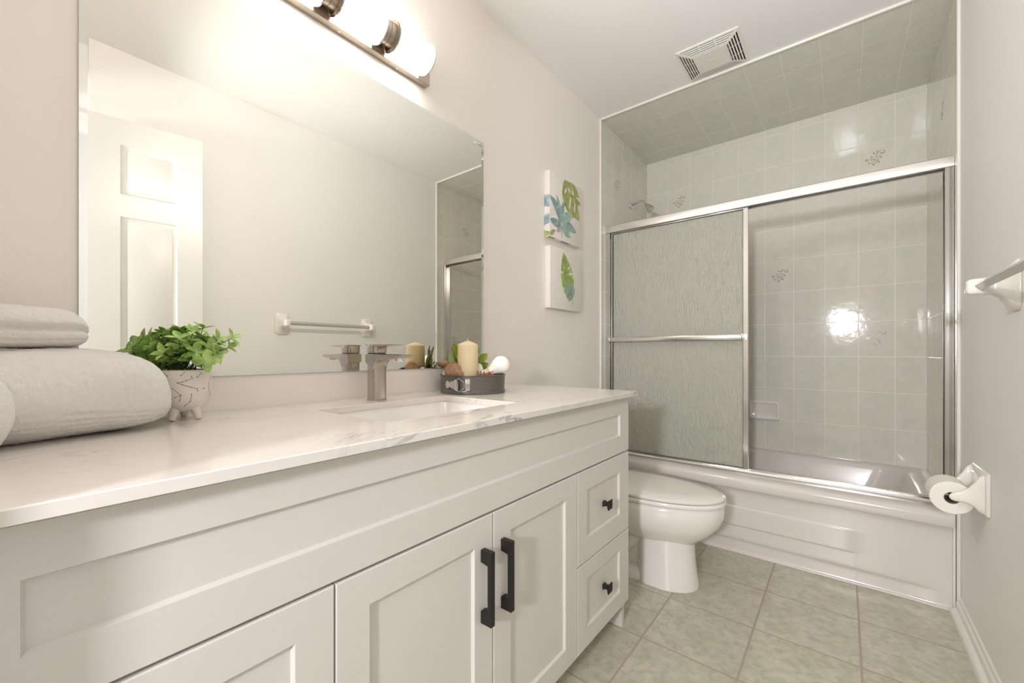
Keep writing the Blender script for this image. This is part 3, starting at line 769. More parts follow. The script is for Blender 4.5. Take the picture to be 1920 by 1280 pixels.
def plate(pts, off0, off1):
    A = mb.verts([pp(s, z, off0) for s, z in pts]); B = mb.verts([pp(s, z, off1) for s, z in pts]); n = len(pts)
    mb.face(A[::-1]); mb.face(B)
    for k in range(n): mb.face((A[k], A[(k + 1) % n], B[(k + 1) % n], B[k]))
lat = [(-0.094 + 0.010 * math.cos(a), 0.0335 + 0.013 * math.sin(a)) for a in [PI / 2 + PI * k / 8 for k in range(9)]]
lat += [(-0.083, 0.026), (-0.076, 0.021), (-0.068, 0.021), (-0.064, 0.016), (-0.049, 0.016), (-0.049, 0.051), (-0.064, 0.051), (-0.068, 0.046), (-0.076, 0.046), (-0.083, 0.041)]
plate(lat, 0.001, 0.0035)
plate([(-0.053, 0.015), (-0.048, 0.015), (-0.048, 0.052), (-0.053, 0.052)], 0.0035, 0.010)
plate([(-0.026, 0.014), (-0.010, 0.014), (-0.010, 0.053), (-0.026, 0.053)], 0.0006, 0.0022)
for s, z in ((-0.020, 0.019), (-0.020, 0.048), (-0.058, 0.022), (-0.058, 0.045), (-0.085, 0.0335)):
    mb.ell(pp(s, z, 0.003), (0.002, 0.002, 0.002), 8, 6)
wire = [(-0.058, 0.049), (-0.048, 0.0555), (-0.030, 0.044), (-0.028, 0.040), (-0.028, 0.026), (-0.030, 0.022), (-0.048, 0.0105), (-0.058, 0.017)]
mb.tube([pp(s, z, 0.0055) for s, z in wire], 0.0012, 8)
mb.build('latch', M['chrome2'], tp, smooth=40)

cdir = Vector((math.cos(pa), math.sin(pa), 0)); cright = Vector((-math.sin(pa), math.cos(pa), 0))
def on(sx, sd, z): # sx right of centre, sd towards the camera
    return Vector((tx, ty, HV + z)) + cright * sx + cdir * sd
c = on(-0.018, 0.055, 0.0062)
cn = tag(MB().lathe([(0.0, 0.0), (0.0345, 0.0), (0.0355, 0.003), (0.0355, 0.158), (0.0350, 0.162), (0.0340, 0.1645), (0.020, 0.171), (0.006, 0.1765), (0.0, 0.177)], c, 40, cap0=False, cap1=False)
         .build('pillar_candle', M['wax'], smooth=35, origin=tuple(c)), 'ivory pillar candle standing in the springform pan', 'candle')
MB().tube([c + Vector((0, 0, 0.176)), c + Vector((0.0, 0, 0.181)), c + Vector((-0.002, -0.001, 0.1855))], 0.0009, 6).build('wick', M['wick'], cn)
def blob(name, c, r, mat, label, cat, fn, rot=None, nu=40, nv=28, group=None):
    if cat == 'seashell': group = 'seashells in the pan'
    o = MB().ell(c, r, nu, nv, fn, rot).build(name, mat, smooth=70, origin=tuple(c)); return tag(o, label, cat, group)
# rust pumice half-dome at the left of the candle
blob('pumice_sponge', on(-0.064, 0.058, 0.0640), (0.044, 0.022, 0.062), M['pumice'], 'rust coloured rough sponge leaning against the candle in the pan', 'sponge',
     lambda d: (1 - 0.22 * max(0, d.z)) * (1 - 0.16 * abs(d.z) ** 3) + noise.noise(d * 4) * 0.10 + noise.noise(d * 11) * 0.07 + noise.noise(d * 26) * 0.05, Matrix.Rotation(0.42, 3, cdir), nu=80, nv=56)
# seashells
def ridged(k, amp, ax_=0): return lambda d: 1 + amp * math.cos(k * math.atan2(d.y, d.x)) * (1 - abs(d.z))
blob('white_seashell', on(-0.088, 0.020, 0.064), (0.013, 0.020, 0.018), M['shell'], 'white seashell at the left edge of the pan behind the sponge', 'seashell', ridged(11, 0.05), Matrix.Rotation(pa, 3, 'Z'))
blob('white_seashell', on(-0.060, -0.078, 0.066), (0.030, 0.016, 0.020), M['shell'], 'white seashell at the back of the pan near the mirror', 'seashell', ridged(9, 0.06), Matrix.Rotation(pa + 1.2, 3, 'Z'))
blob('white_seashell', on(0.022, 0.026, 0.070), (0.014, 0.016, 0.034), M['shell'], 'white seashell standing upright just right of the candle', 'seashell', ridged(9, 0.05))
blob('striped_seashell', on(0.036, 0.050, 0.062), (0.022, 0.019, 0.021), M['shell_stripe'], 'green and white striped seashell right of the candle', 'seashell', ridged(10, 0.06), Matrix.Rotation(0.6, 3, cdir))
blob('pink_seashell', on(0.050, 0.022, 0.068), (0.016, 0.016, 0.017), M['shell_pink'], 'pale pink seashell between the striped shell and the white pouch', 'seashell', ridged(12, 0.04), Matrix.Rotation(-0.5, 3, cdir))
# brown conch leaning on the mirror side
o = MB().lathe([(0.0, -0.045), (0.006, -0.036), (0.015, -0.012), (0.019, 0.006), (0.014, 0.016), (0.015, 0.020), (0.009, 0.028), (0.004, 0.036), (0.0, 0.040)], (0, 0, 0), 24, cap0=False, cap1=False).build('conch_shell', M['twig'], smooth=50)
o.location = on(-0.066, -0.062, 0.094); o.rotation_euler = (1.35, 0.1, 0.9); o.data.materials[0] = M['conch']; tag(o, 'brown pointed conch shell between the candle and the mirror', 'seashell', 'seashells in the pan')
# white cotton pouch: ball with neck
ct = on(0.0985, 0.018, 0.0975); rot = Matrix.Rotation(-0.95, 3, cdir)
def pouch(d):
    s = 1 + noise.noise(d * 4) * 0.03 + 0.02 * math.cos(9 * math.atan2(d.y, d.x)) * max(0, -d.z)
    if d.z < -0.3: s *= 1 - 0.32 * math.sin(min(1, (-d.z - 0.3) / 0.5) * PI / 2)
    return s * (1 + (0.75 if d.z < -0.9 else 0) * (-d.z - 0.9) / 0.1 * 1.0)
o = MB().lathe([(0.0, 0.034), (0.014, 0.031), (0.025, 0.023), (0.0315, 0.009), (0.0315, -0.005), (0.026, -0.020), (0.018, -0.036), (0.014, -0.048), (0.015, -0.058), (0.019, -0.070), (0.0, -0.072)], (0, 0, 0), 36, cap0=False, cap1=False)
for i_, p_ in enumerate(o.v):
    q_ = rot @ Vector(p_) * (1 + 0.025 * noise.noise(Vector(p_) * 60)); o.v[i_] = tuple(q_ + ct)
tag(o.build('cotton_pouch', M['cotton'], smooth=60, origin=tuple(ct)), 'white tied cotton pouch resting on the right rim of the pan', 'pouch')
# twigs
mb = MB(); r2 = random.Random(5)
for i in range(34):
    b0 = on(0.030 + r2.uniform(-.012, .012), 0.074 + r2.uniform(-.006, .004), 0.046); tpp = on(0.028 + r2.uniform(-.018, .046), 0.080 + r2.uniform(-.012, .010), 0.066 + r2.uniform(-.004, .014))
    mb.tube([b0, (b0 + tpp) / 2 + Vector((0, 0, 0.004)), tpp], [0.0012, 0.001, 0.0012], 5)
tag(mb.build('dried_twigs', M['twig'], smooth=50, weld=0, origin=tuple(on(0.035, 0.07, 0.046))), 'small bunch of reddish brown dried twigs at the front of the pan', 'twigs')
# succulent leaves behind the candle
mb = MB(); hub = on(-0.030, -0.005, 0.050)
spec = [(-0.090, -0.004, 0.125, .05, 0), (-0.098, -0.006, 0.095, .05, 0), (-0.072, 0.0, 0.175, .05, 0), (-0.062, 0.0, 0.150, .05, 0), (-0.083, 0.004, 0.140, .05, 1), (-0.070, 0.0, 0.118, .046, 0), (-0.098, 0.0, 0.080, .05, 0), (-0.080, -0.006, 0.100, .05, 0), (0.052, 0.0, 0.140, .045, 0), (-0.060, 0.0, 0.155, .05, 0), (-0.030, 0, 0.145, .055, 0), (-0.030, -0.01, 0.170, .05, 0), (-0.004, -0.01, 0.172, .05, 0), (0.018, -0.01, 0.166, .045, 0),
        (0.040, 0.0, 0.125, .045, 0), (0.024, 0.01, 0.095, .05, 0), (0.056, -0.01, 0.105, .045, 0), (0.050, -0.02, 0.080, .04, 0), (-0.058, 0.004, 0.118, .045, 1), (-0.092, 0.004, 0.108, .04, 0), (-0.046, .01, .135, .045, 0)]
for sx, sd, z, L, mi in spec:
    tipp = on(sx, sd, z); d = tipp - hub
    mb.mat(mi)
    base = tipp - d.normalized() * min(L * 1.1, d.length)
    leaf(mb, base, d, (cdir + Vector((0, 0, 0.4))).normalized(), min(L * 1.1, d.length), 0.030 if mi == 0 else 0.040, 0.12)
    if mi == 0: st_ = mb.tube([hub, base], 0.0018, 5)
for q in range(len(mb.v)):
    p_ = Vector(mb.v[q])
    if p_.x < 0.010: p_.x = 0.010; mb.v[q] = tuple(p_)
tag(mb.build('faux_succulent', [M['leaf_olive'], M['leaf_pale']], smooth=60, weld=0, origin=tuple(hub)), 'yellow green artificial leaf sprig behind the candle in the pan', 'artificial plant')

# ================================================================ WALL ART
def watercol(name, a, b_, c_, sc=26):
    m, nt, b = new_mat(name); v = coords(nt)
    nt.links.new(ramp(nt, ntex(nt, v, sc, 4, 0.6, 0.8), [(0.34, a), (0.5, b_), (0.66, c_)]), b.inputs['Base Color']); b.inputs['Roughness'].default_value = 0.8
    return m
M['wc_green'] = watercol('watercolour_olive', srgb(128, 142, 78), srgb(160, 168, 104), srgb(184, 184, 132))
M['wc_blue'] = watercol('watercolour_blue_green', srgb(122, 146, 158), srgb(148, 172, 174), srgb(178, 196, 190))
M['wc_teal'] = watercol('watercolour_teal', srgb(120, 158, 150), srgb(158, 184, 168), srgb(190, 204, 186))
M['wc_lilac'] = watercol('watercolour_lilac', srgb(176, 160, 172), srgb(190, 182, 186), srgb(206, 198, 198))
M['wc_lime'] = watercol('watercolour_lime', srgb(112, 164, 60), srgb(150, 188, 92), srgb(196, 208, 140), 34)
M['wc_slate'] = watercol('watercolour_slate', srgb(110, 134, 152), srgb(150, 172, 160), srgb(160, 190, 130), 34)
M['wc_line'] = simple('watercolour_fine_line', srgb(150, 160, 110), 0.8)
AT = 0.034
def art(name, y0, y1, z0, z1, label):
    mb = MB().box(0.0008, AT, y0, y1, z0, z1)
    return tag(mb.build(name, M['canvas'], bev=0.0015, origin=(0.0, (y0 + y1) / 2, z0)), label, 'wall art', 'botanical canvas prints on the wall')
A1 = (1.716, 2.021, 1.588, 1.918); A2 = (1.7205, 2.027, 1.234, 1.544)
art1 = art('canvas_print', *A1, 'square canvas print of blue and green tropical leaves, upper of two beside the shower')
art2 = art('canvas_print', *A2, 'square canvas print of a single green banana leaf, lower of two beside the shower')
layer = [0]
def leafshape(mb, A, p0, p1, w, mi, bend=0.0, side=False, power=0.8, n=12, skew=0.0):
    """pointed leaf from p0 to p1 in canvas fractions (a right, b down), w = half width as fraction"""
    y0, y1, z0, z1 = A; sx, sz = y1 - y0, z1 - z0
    layer[0] += 1; xx = AT + 0.0004 + 0.00004 * layer[0]
    P0 = Vector((p0[0] * sx, -p0[1] * sz)); P1 = Vector((p1[0] * sx, -p1[1] * sz)); d = P1 - P0; nrm = Vector((-d.y, d.x)).normalized()
    L, R_ = [], []
    for k in range(n + 1):
        t = k / n; c = P0 + d * t + nrm * bend * d.length * math.sin(PI * t)
        h = w * sx * (math.sin(PI * t ** power)) ** 0.8 if 0 < t < 1 else 0
        L.append(c + nrm * h); R_.append(c - nrm * h)
    pts = L + R_[::-1][1:-1]
    mb.mat(mi)
    def cv(p):
        a = min(max(p.x, 0.001), sx - 0.001); zz = min(max(p.y, -sz + 0.001), -0.001)
        return (xx, y0 + a, z1 + zz)
    # strip of quads keeps it planar and clean
    Li = mb.verts([cv(p) for p in L]); Ri = mb.verts([cv(p) for p in R_])
    for k in range(n): mb.face((Li[k], Li[k + 1], Ri[k + 1], Ri[k]))
def sideleaf(mb, A, b0, b1, b2, b3, mi):
    """patch on the near side face of the canvas, from front edge (b0..b1) to wall edge (b2..b3)"""
    y0, y1, z0, z1 = A; sz = z1 - z0; layer[0] += 1; yy = y0 - 0.0004 - 0.00004 * layer[0]
    mb.mat(mi); mb.face(mb.verts([(AT - 0.001, yy, z1 - b0 * sz), (AT - 0.001, yy, z1 - b1 * sz), (0.002, yy, z1 - b3 * sz), (0.002, yy, z1 - b2 * sz)]))
mb = MB(); A = A1
leafshape(mb, A, (0.46, 0.02), (0.97, 0.56), 0.20, 0, -0.05)
leafshape(mb, A, (0.46, 0.01), (0.76, 0.57), 0.12, 0, -0.14)
leafshape(mb, A, (0.55, 0.04), (1.0, 0.30), 0.13, 0, 0.05)
for p, q in (((0.52, 0.13), (0.45, 0.24)), ((0.58, 0.10), (0.62, 0.2)), ((0.66, 0.22), (0.60, 0.46)), ((0.80, 0.30), (0.78, 0.47)), ((0.86, 0.18), (0.99, 0.24)), ((0.70, 0.12), (0.76, 0.2))):
    leafshape(mb, A, p, q, 0.022, 4, 0.04)
leafshape(mb, A, (0.36, 0.74), (-0.02, 0.38), 0.085, 1, -0.12)
leafshape(mb, A, (0.36, 0.72), (0.20, 0.32), 0.055, 2, -0.05)
leafshape(mb, A, (0.36, 0.72), (0.45, 0.34), 0.058, 1, 0.05)
leafshape(mb, A, (0.38, 0.72), (0.72, 0.52), 0.10, 2, 0.05)
leafshape(mb, A, (0.38, 0.74), (0.86, 0.78), 0.085, 1, 0.06)
leafshape(mb, A, (0.38, 0.76), (0.66, 0.90), 0.075, 2, -0.05)
leafshape(mb, A, (0.35, 0.76), (0.20, 0.90), 0.05, 3, 0.06)
leafshape(mb, A, (0.35, 0.75), (-0.01, 0.74), 0.07, 1, 0.04)
leafshape(mb, A, (0.10, 0.55), (0.0, 0.70), 0.05, 4, 0.0)
leafshape(mb, A, (0.36, 0.76), (0.36, 0.97), 0.008, 5, 0.03)
leafshape(mb, A, (0.0, 0.97), (0.16, 0.88), 0.04, 0, 0.0)
sideleaf(mb, A, 0.37, 0.56, 0.36, 0.54, 1); sideleaf(mb, A, 0.66, 0.80, 0.66, 0.82, 1); sideleaf(mb, A, 0.56, 0.60, 0.54, 0.68, 4); sideleaf(mb, A, 0.93, 0.99, 0.90, 0.99, 0)
y0, y1, z0, z1 = A
for a0, a1, mi in ((0.0, 0.2, 0), (0.38, 0.66, 1)):
    mb.mat(mi); mb.face(mb.verts([(AT - 0.002, y0 + a0 * (y1 - y0), z0 - 0.0005), (AT - 0.002, y0 + a1 * (y1 - y0), z0 - 0.0005), (0.016, y0 + (a1 - 0.02) * (y1 - y0), z0 - 0.0005), (0.016, y0 + (a0 + 0.03) * (y1 - y0), z0 - 0.0005)]))
WC = [M['wc_green'], M['wc_blue'], M['wc_teal'], M['wc_lilac'], M['canvas'], M['wc_line']]
mb.build('leaf_painting', WC, art1, smooth=0, weld=0)
mb = MB(); A = A2; layer[0] = 0
leafshape(mb, A, (0.40, 0.04), (0.62, 0.86), 0.205, 0, 0.03, power=1.12, n=20)
leafshape(mb, A, (0.66, 0.50), (0.60, 0.85), 0.155, 1, -0.02, power=0.9)
leafshape(mb, A, (0.42, 0.08), (0.40, 0.38), 0.09, 2, 0.10)
leafshape(mb, A, (0.43, 0.30), (0.46, 0.62), 0.07, 2, 0.10)
for p, q, w in (((0.22, 0.36), (0.42, 0.40), 0.018), ((0.72, 0.35), (0.54, 0.40), 0.02), ((0.30, 0.66), (0.47, 0.64), 0.012), ((0.62, 0.26), (0.52, 0.32), 0.012)):
    leafshape(mb, A, p, q, w, 3, 0.0)
leafshape(mb, A, (0.42, 0.10), (0.73, 0.955), 0.012, 4, 0.05, power=1.0)
mb.build('leaf_painting', [M['wc_lime'], M['wc_slate'], M['wc_green'], M['canvas'], M['wc_line']], art2, smooth=0, weld=0)

# ================================================================ EXHAUST VENT
vx0, vx1, vy0, vy1 = 0.540, 0.810, 2.040, 2.305
ve = thing('exhaust_vent', 'square white slotted exhaust fan grille on the ceiling by the shower', 'vent', ((vx0 + vx1) / 2, (vy0 + vy1) / 2, H))
mb = MB()
def sq(i, z): return [(vx0 + i, vy0 + i, z), (vx1 - i, vy0 + i, z), (vx1 - i, vy1 - i, z), (vx0 + i, vy1 - i, z)]
mb.rings([sq(0, H - 0.0005), sq(0, H - 0.004), sq(0.008, H - 0.0065), sq(0.010, H - 0.0065)], False, False)
def hgt(i): return H - 0.0065 - (i - 0.010) * 0.22
i = 0.010
for k in range(4):
    a0 = i + 0.0058; mb.rings([sq(a0, hgt(a0) + 0.003), sq(a0, hgt(a0)), sq(a0 + 0.0055, hgt(a0 + 0.0055)), sq(a0 + 0.0055, hgt(a0 + .0055) + 0.003)], False, False); i = a0 + 0.0055
mb.rings([sq(i + 0.0045, hgt(i) + 0.003), sq(i + 0.0045, hgt(i)), sq(i + 0.007, hgt(i) - 0.001)], False, True)
ci = i + 0.006
# ribs bridging the slots, corners filled
for c0_, c1_ in ((0.0, 0.075), (0.37, 0.385), (0.625, 0.64), (0.925, 1.0)):
    Lx = vx1 - vx0
    for (xa, xb, ya_, yb_, hz) in ((vx0 + c0_ * Lx, vx0 + c1_ * Lx, vy0, vy0 + ci, 0), (vx0 + c0_ * Lx, vx0 + c1_ * Lx, vy1 - ci, vy1, 1), (vx0, vx0 + ci, vy0 + c0_ * Lx, vy0 + c1_ * Lx, 2), (vx1 - ci, vx1, vy0 + c0_ * Lx, vy0 + c1_ * Lx, 3)):
        e0, e1 = H - 0.004, hgt(ci)
        if c0_ in (0.0, 0.925): continue
        if hz == 0: pr = [(xa, ya_, e0), (xb, ya_, e0), (xb, yb_, e1), (xa, yb_, e1)]
        elif hz == 1: pr = [(xa, yb_, e0), (xb, yb_, e0), (xb, ya_, e1), (xa, ya_, e1)]
        elif hz == 2: pr = [(xa, ya_, e0), (xa, yb_, e0), (xb, yb_, e1), (xb, ya_, e1)]
        else: pr = [(xb, ya_, e0), (xb, yb_, e0), (xa, yb_, e1), (xa, ya_, e1)]
        mb.face(mb.verts([(a, b_, z - 0.0003) for a, b_, z in pr]))
for sxx, syy in ((0, 0), (0, 1), (1, 0), (1, 1)):      # mitred corner webs
    cx_ = vx0 if sxx == 0 else vx1; cy_ = vy0 if syy == 0 else vy1; dx = 1 if sxx == 0 else -1; dy = 1 if syy == 0 else -1; wq = 0.012
    mb.face(mb.verts([(cx_ + dx * 0.008, cy_ + dy * (0.008), H - 0.0068), (cx_ + dx * (0.008 + wq), cy_ + dy * 0.008, H - 0.0068), (cx_ + dx * (ci + wq * .7), cy_ + dy * ci, hgt(ci) - 0.0004), (cx_ + dx * ci, cy_ + dy * ci, hgt(ci) - 0.0004), (cx_ + dx * ci, cy_ + dy * (ci + wq * .7), hgt(ci) - 0.0004), (cx_ + dx * 0.008, cy_ + dy * (0.008 + wq), H - 0.0068)]))
mxc, myc = (vx0 + vx1) / 2, (vy0 + vy1) / 2
mb.rings([rrect(mxc - 0.014, mxc + 0.014, myc - 0.006, myc + 0.006, 0.0055, 5, hgt(ci) - 0.0008), rrect(mxc - 0.013, mxc + 0.013, myc - 0.005, myc + 0.005, 0.0045, 5, hgt(ci) - 0.0018)])
mb.build('grille', M['plastic'], ve, smooth=0)
MB().box(vx0 + 0.010, vx1 - 0.010, vy0 + 0.010, vy1 - 0.010, H - 0.0022, H - 0.0006).build('fan_opening', M['dark'], ve)

# ================================================================ BATHTUB
mb = MB()
TX0, TX1, TY0, TY1 = tt + 0.0008, W - tt - 0.0008, 2.309, D2 - tt - 0.0008
TXR = 1.5035
def tr_(x0, x1, y0, y1, r, z): return rrect(x0, x1, y0, y1, r, 8, z)
DZ = 0.388
ring = [tr_(TX0, TX1, TY0 + 0.014, TY1, 0.006, 0.325), tr_(TX0, TX1, TY0 + 0.004, TY1, 0.006, 0.328), tr_(TX0, TX1, TY0, TY1, 0.008, 0.336), tr_(TX0, TX1, TY0, TY1, 0.010, 0.362), tr_(TX0, TX1, TY0 + 0.005, TY1, 0.010, 0.378), tr_(TX0, TX1, TY0 + 0.018, TY1, 0.010, DZ),
        tr_(0.085, 1.435, 2.455, 3.050, 0.11, DZ), tr_(0.092, 1.427, 2.463, 3.043, 0.115, DZ - 0.006), tr_(0.100, 1.415, 2.472, 3.036, 0.12, DZ - 0.03), tr_(0.125, 1.370, 2.495, 3.010, 0.13, 0.22), tr_(0.16, 1.30, 2.52, 2.985, 0.14, 0.10), tr_(0.23, 1.20, 2.57, 2.93, 0.13, 0.068)]
# notch the lip's near right end where the bead runs up the wall
nr = []
for r_ in ring[:6]:
    nr.append([(min(x, TXR) if y < D1 + 0.003 else x, y, z) for x, y, z in r_])
ring[:6] = nr
ring[:6] = [[(max(x, 0.0125) if y < D1 + 0.003 else x, y, z) for x, y, z in r_] for r_ in ring[:6]]
mb.rings(ring, False, True)
tub = tag(mb.build('bathtub', M['acrylic'], smooth=50, origin=(0.76, 2.7, 0)), 'white enamel bathtub filling the tiled shower alcove', 'bathtub')
def ap(u, v):
    x = 0.0125 + u * (TXR - 0.0125); z = 0.0008 + v * 0.332
    def step(a, lo, w): return 1 / (1 + math.exp(-(a - lo) / w))
    y = 2.337
    band = step(z, 0.138, 0.0012) * (1 - step(z, 0.233, 0.0012)) * (1 - step(x, 1.207, 0.007)) * step(x, 0.30, 0.002)
    y -= 0.0045 * band
    low = (1 - step(z, 0.066, 0.003)) * (1 - step(x, 1.43, 0.02))
    y += 0.007 * low
    y -= 0.010 * (1 - step(z, 0.007, 0.0015))
    return (x, y, z)
us = sorted(set([k / 60 for k in range(61)] + [(v_ - 0.0125) / (TXR - 0.0125) for v_ in (0.296, 0.299, 0.301, 0.304, 1.202, 1.205, 1.208, 1.211, 1.214)]))
vs_ = sorted(set([k / 40 for k in range(41)] + [(z_ - 0.0008) / 0.332 for z_ in (0.005, 0.006, 0.007, 0.008, 0.009, 0.134, 0.136, 0.138, 0.14, 0.142, 0.229, 0.231, 0.233, 0.235, 0.237, 0.06, 0.063, 0.066, 0.069, 0.072)]))
mb = MB(); ids = mb.verts([ap(u, v) for v in vs_ for u in us]); nu_ = len(us)
for j in range(len(vs_) - 1):
    for i in range(nu_ - 1):
        a = j * nu_ + i; mb.face((ids[a], ids[a + 1], ids[a + nu_ + 1], ids[a + nu_]))
mb.box(0.0125, TXR, 2.352, 2.36, 0.0008, 0.325)
mb.mat(1)
for (xa, za, l) in ((1.395, 0.018, .006), (1.402, 0.0172, .009), (1.412, 0.0166, .007), (1.42, 0.016, .008), (1.435, 0.0165, .003)):
    mb.face(mb.verts([(xa, 2.3356, za), (xa + l, 2.3356, za - 0.0008), (xa + l, 2.3356, za + 0.0006), (xa, 2.3356, za + 0.0016)]))
mb.build('apron', [M['acrylic'], M['scuff']], tub, smooth=60, weld=0)

# ================================================================ SHOWER ENCLOSURE
EY = 2.398
se = thing('shower_enclosure', 'aluminium framed sliding shower doors with rain glass on the tub', 'shower door', (W / 2, EY, DZ))
x0, x1 = tt + 0.001, W - tt - 0.001
# header: slightly domed front
MB().prism([(EY, 1.755), (EY - 0.004, 1.758), (EY - 0.006, 1.776), (EY - 0.004, 1.797), (EY, 1.800), (EY + 0.052, 1.800), (EY + 0.054, 1.755), (EY + 0.050, 1.755), (EY + 0.050, 1.790), (EY + 0.004, 1.790), (EY + 0.004, 1.755)], 'YZ', x0, x1).build('header', M['satin'], se, smooth=40)
for xa, xb, s in ((x0, x0 + 0.026, 1), (x1 - 0.026, x1, -1)):
    mb = MB(); mb.box(xa, xb, EY, EY + 0.006, DZ + 0.002, 1.755); mb.box(xa, xb, EY + 0.046, EY + 0.052, DZ + 0.002, 1.755)
    xi = xa if s == 1 else xb - 0.004
    mb.box(xi, xi + 0.004, EY + 0.006, EY + 0.046, DZ + 0.002, 1.755)
    xe = xb - 0.004 if s == 1 else xa
    mb.box(xe, xe + 0.004, EY - 0.005, EY, DZ + 0.002, 1.755)
    mb.build('jamb', M['chrome'], se, smooth=30, bev=0.001, seg=1)
MB().prism([(EY - 0.004, DZ + 0.0005), (EY - 0.004, DZ + 0.010), (EY + 0.002, DZ + 0.018), (EY + 0.008, DZ + 0.018), (EY + 0.009, DZ + 0.008), (EY + 0.022, DZ + 0.008), (EY + 0.0225, DZ + 0.024), (EY + 0.0255, DZ + 0.024), (EY + 0.026, DZ + 0.008), (EY + 0.046, DZ + 0.008), (EY + 0.047, DZ + 0.020), (EY + 0.052, DZ + 0.020), (EY + 0.054, DZ + 0.0005)], 'YZ', x0, x1).build('bottom_track', M['chrome'], se, smooth=25)
def panel(xa, xb, yc, za, zb2, bar):
    w = 0.022; t = 0.006
    fr = MB()
    fr.box(xa, xa + 0.010, yc - t, yc + t, za, zb2); fr.box(xb - w, xb, yc - t, yc + t, za, zb2)
    fr.box(xa + 0.010, xb - w, yc - t, yc + t, za, za + 0.016); fr.box(xa + 0.010, xb - w, yc - t, yc + t, zb2 - 0.022, zb2)
    f = fr.build('sliding_panel', M['chrome'], se, smooth=30, bev=0.0012, seg=1)
    gl = MB().box(xa + 0.010, xb - w, yc - 0.002, yc + 0.002, za + 0.016, zb2 - 0.022).build('glass', M['rain'], f, smooth=0)
    sl = MB()
    e = 0.0022
    sl.box(xa + 0.010, xa + 0.0145, yc - t + .0003, yc - 0.0024, za + 0.016, zb2 - 0.022); sl.box(xb - w - e, xb - w, yc - t + .0003, yc - 0.0024, za + 0.016, zb2 - 0.022)
    sl.box(xa + 0.0145, xb - w - e, yc - t + .0003, yc - 0.0024, za + 0.016, za + 0.0185); sl.box(xa + 0.0145, xb - w - e, yc - t + .0003, yc - 0.0024, zb2 - 0.0245, zb2 - 0.022)
    sl.build('seal', M['seal'], f, smooth=0)
    if bar:
        b_ = MB().box(xa - 0.002, xb - 0.018, yc - 0.046, yc - 0.036, 1.076, 1.102)
        b_.box(xa - 0.003, xa + 0.008, yc - 0.047, yc - 0.006, 1.073, 1.105); b_.box(xb - 0.026, xb - 0.012, yc - 0.047, yc - 0.006, 1.073, 1.105)
        b_.build('towel_bar', M['chrome'], f, smooth=30, bev=0.0025)
panel(0.036, 0.790, EY + 0.015, DZ + 0.0095, 1.7700, True)
panel(0.060, 0.772, EY + 0.036, DZ + 0.0095, 1.7700, False)

# shower head
shd = thing('shower_fixture', 'chrome shower head on a bent arm from the left tiled wall', 'shower', (tt, 2.79, 2.045))
yh = 2.79
MB().lathe([(0.0, 0.0), (0.027, 0.0), (0.026, 0.004), (0.016, 0.008), (0.011, 0.010), (0.0, 0.010)], (tt + 0.0006, yh, 2.043), 28, axis='X', cap0=False, cap1=False).build('flange', M['chrome2'], shd, smooth=40)
arm = [(tt + 0.004, yh, 2.043), (0.035, yh, 2.053), (0.065, yh, 2.059), (0.085, yh, 2.056), (0.100, yh, 2.045), (0.115, yh, 2.025)]
MB().tube(arm, 0.0085, 16).build('arm', M['chrome2'], shd, smooth=50)
d = Vector((0.62, -0.05, -0.78)).normalized(); p0 = Vector((0.113, yh, 2.028))
pts = [p0, p0 + d * 0.010, p0 + d * 0.012, p0 + d * 0.022, p0 + d * 0.044, p0 + d * 0.056, p0 + d * 0.0565]
MB().tube(pts, [0.010, 0.012, 0.014, 0.019, 0.026, 0.026, 0.024], 28).build('head', M['chrome'], shd, smooth=40)
MB().tube([p0 + d * 0.0568, p0 + d * 0.0580], [0.019, 0.017], 24).build('spray_face', M['shell'], shd, smooth=40)

# soap dish on the back wall
sdx0, sdx1, sdz0, sdz1 = 0.684, 0.859, 0.578, 0.700
mb = MB()
def sdr(i, y, r, dz=0): return [(x, y, z + dz) for x, z, _ in rrect(sdx0 + i, sdx1 - i, sdz0 + i, sdz1 - i, r, 5)]
yb = D2 - tt
mb.rings([sdr(0, yb - 0.0006, 0.012), sdr(0, yb - 0.012, 0.012), sdr(0.006, yb - 0.020, 0.012), sdr(0.014, yb - 0.0205, 0.012), sdr(0.019, yb - 0.015, 0.012), sdr(0.022, yb - 0.013, 0.012)])
tag(mb.build('soap_dish', M['ceramic'], smooth=50, origin=(0.77, yb, 0.64)), 'white ceramic soap dish set in the shower tile', 'soap dish')

# ================================================================ TOILET
TYC = 1.880
tl = thing('toilet', 'white elongated toilet with closed lid between vanity and tub', 'toilet', (0.35, TYC, 0))
def egg(xb, xf, w, z, pb=0.62, n=48, mid=0.40, pf=1.0, yo=0.0):
    xm = xb + (xf - xb) * mid; pts = []
    for k in range(n):
        a = 2 * PI * k / n; c, s = math.cos(a), math.sin(a)
        if c >= 0: x = xm + (xf - xm) * c ** pf; y = w * math.copysign(abs(s) ** 0.95, s)
        else: x = xm + (xm - xb) * -(abs(c) ** pb); y = w * math.copysign(abs(s) ** (0.75), s)
        pts.append((x, TYC + y + yo, z))
    return pts
mb = MB()
# bowl
mb.rings([egg(0.36, 0.665, 0.088, 0.180), egg(0.32, 0.690, 0.110, 0.205), egg(0.27, 0.730, 0.146, 0.235), egg(0.23, 0.765, 0.172, 0.275), egg(0.205, 0.783, 0.184, 0.315), egg(0.20, 0.786, 0.186, 0.345), egg(0.20, 0.783, 0.185, 0.368), egg(0.205, 0.775, 0.180, 0.372)])
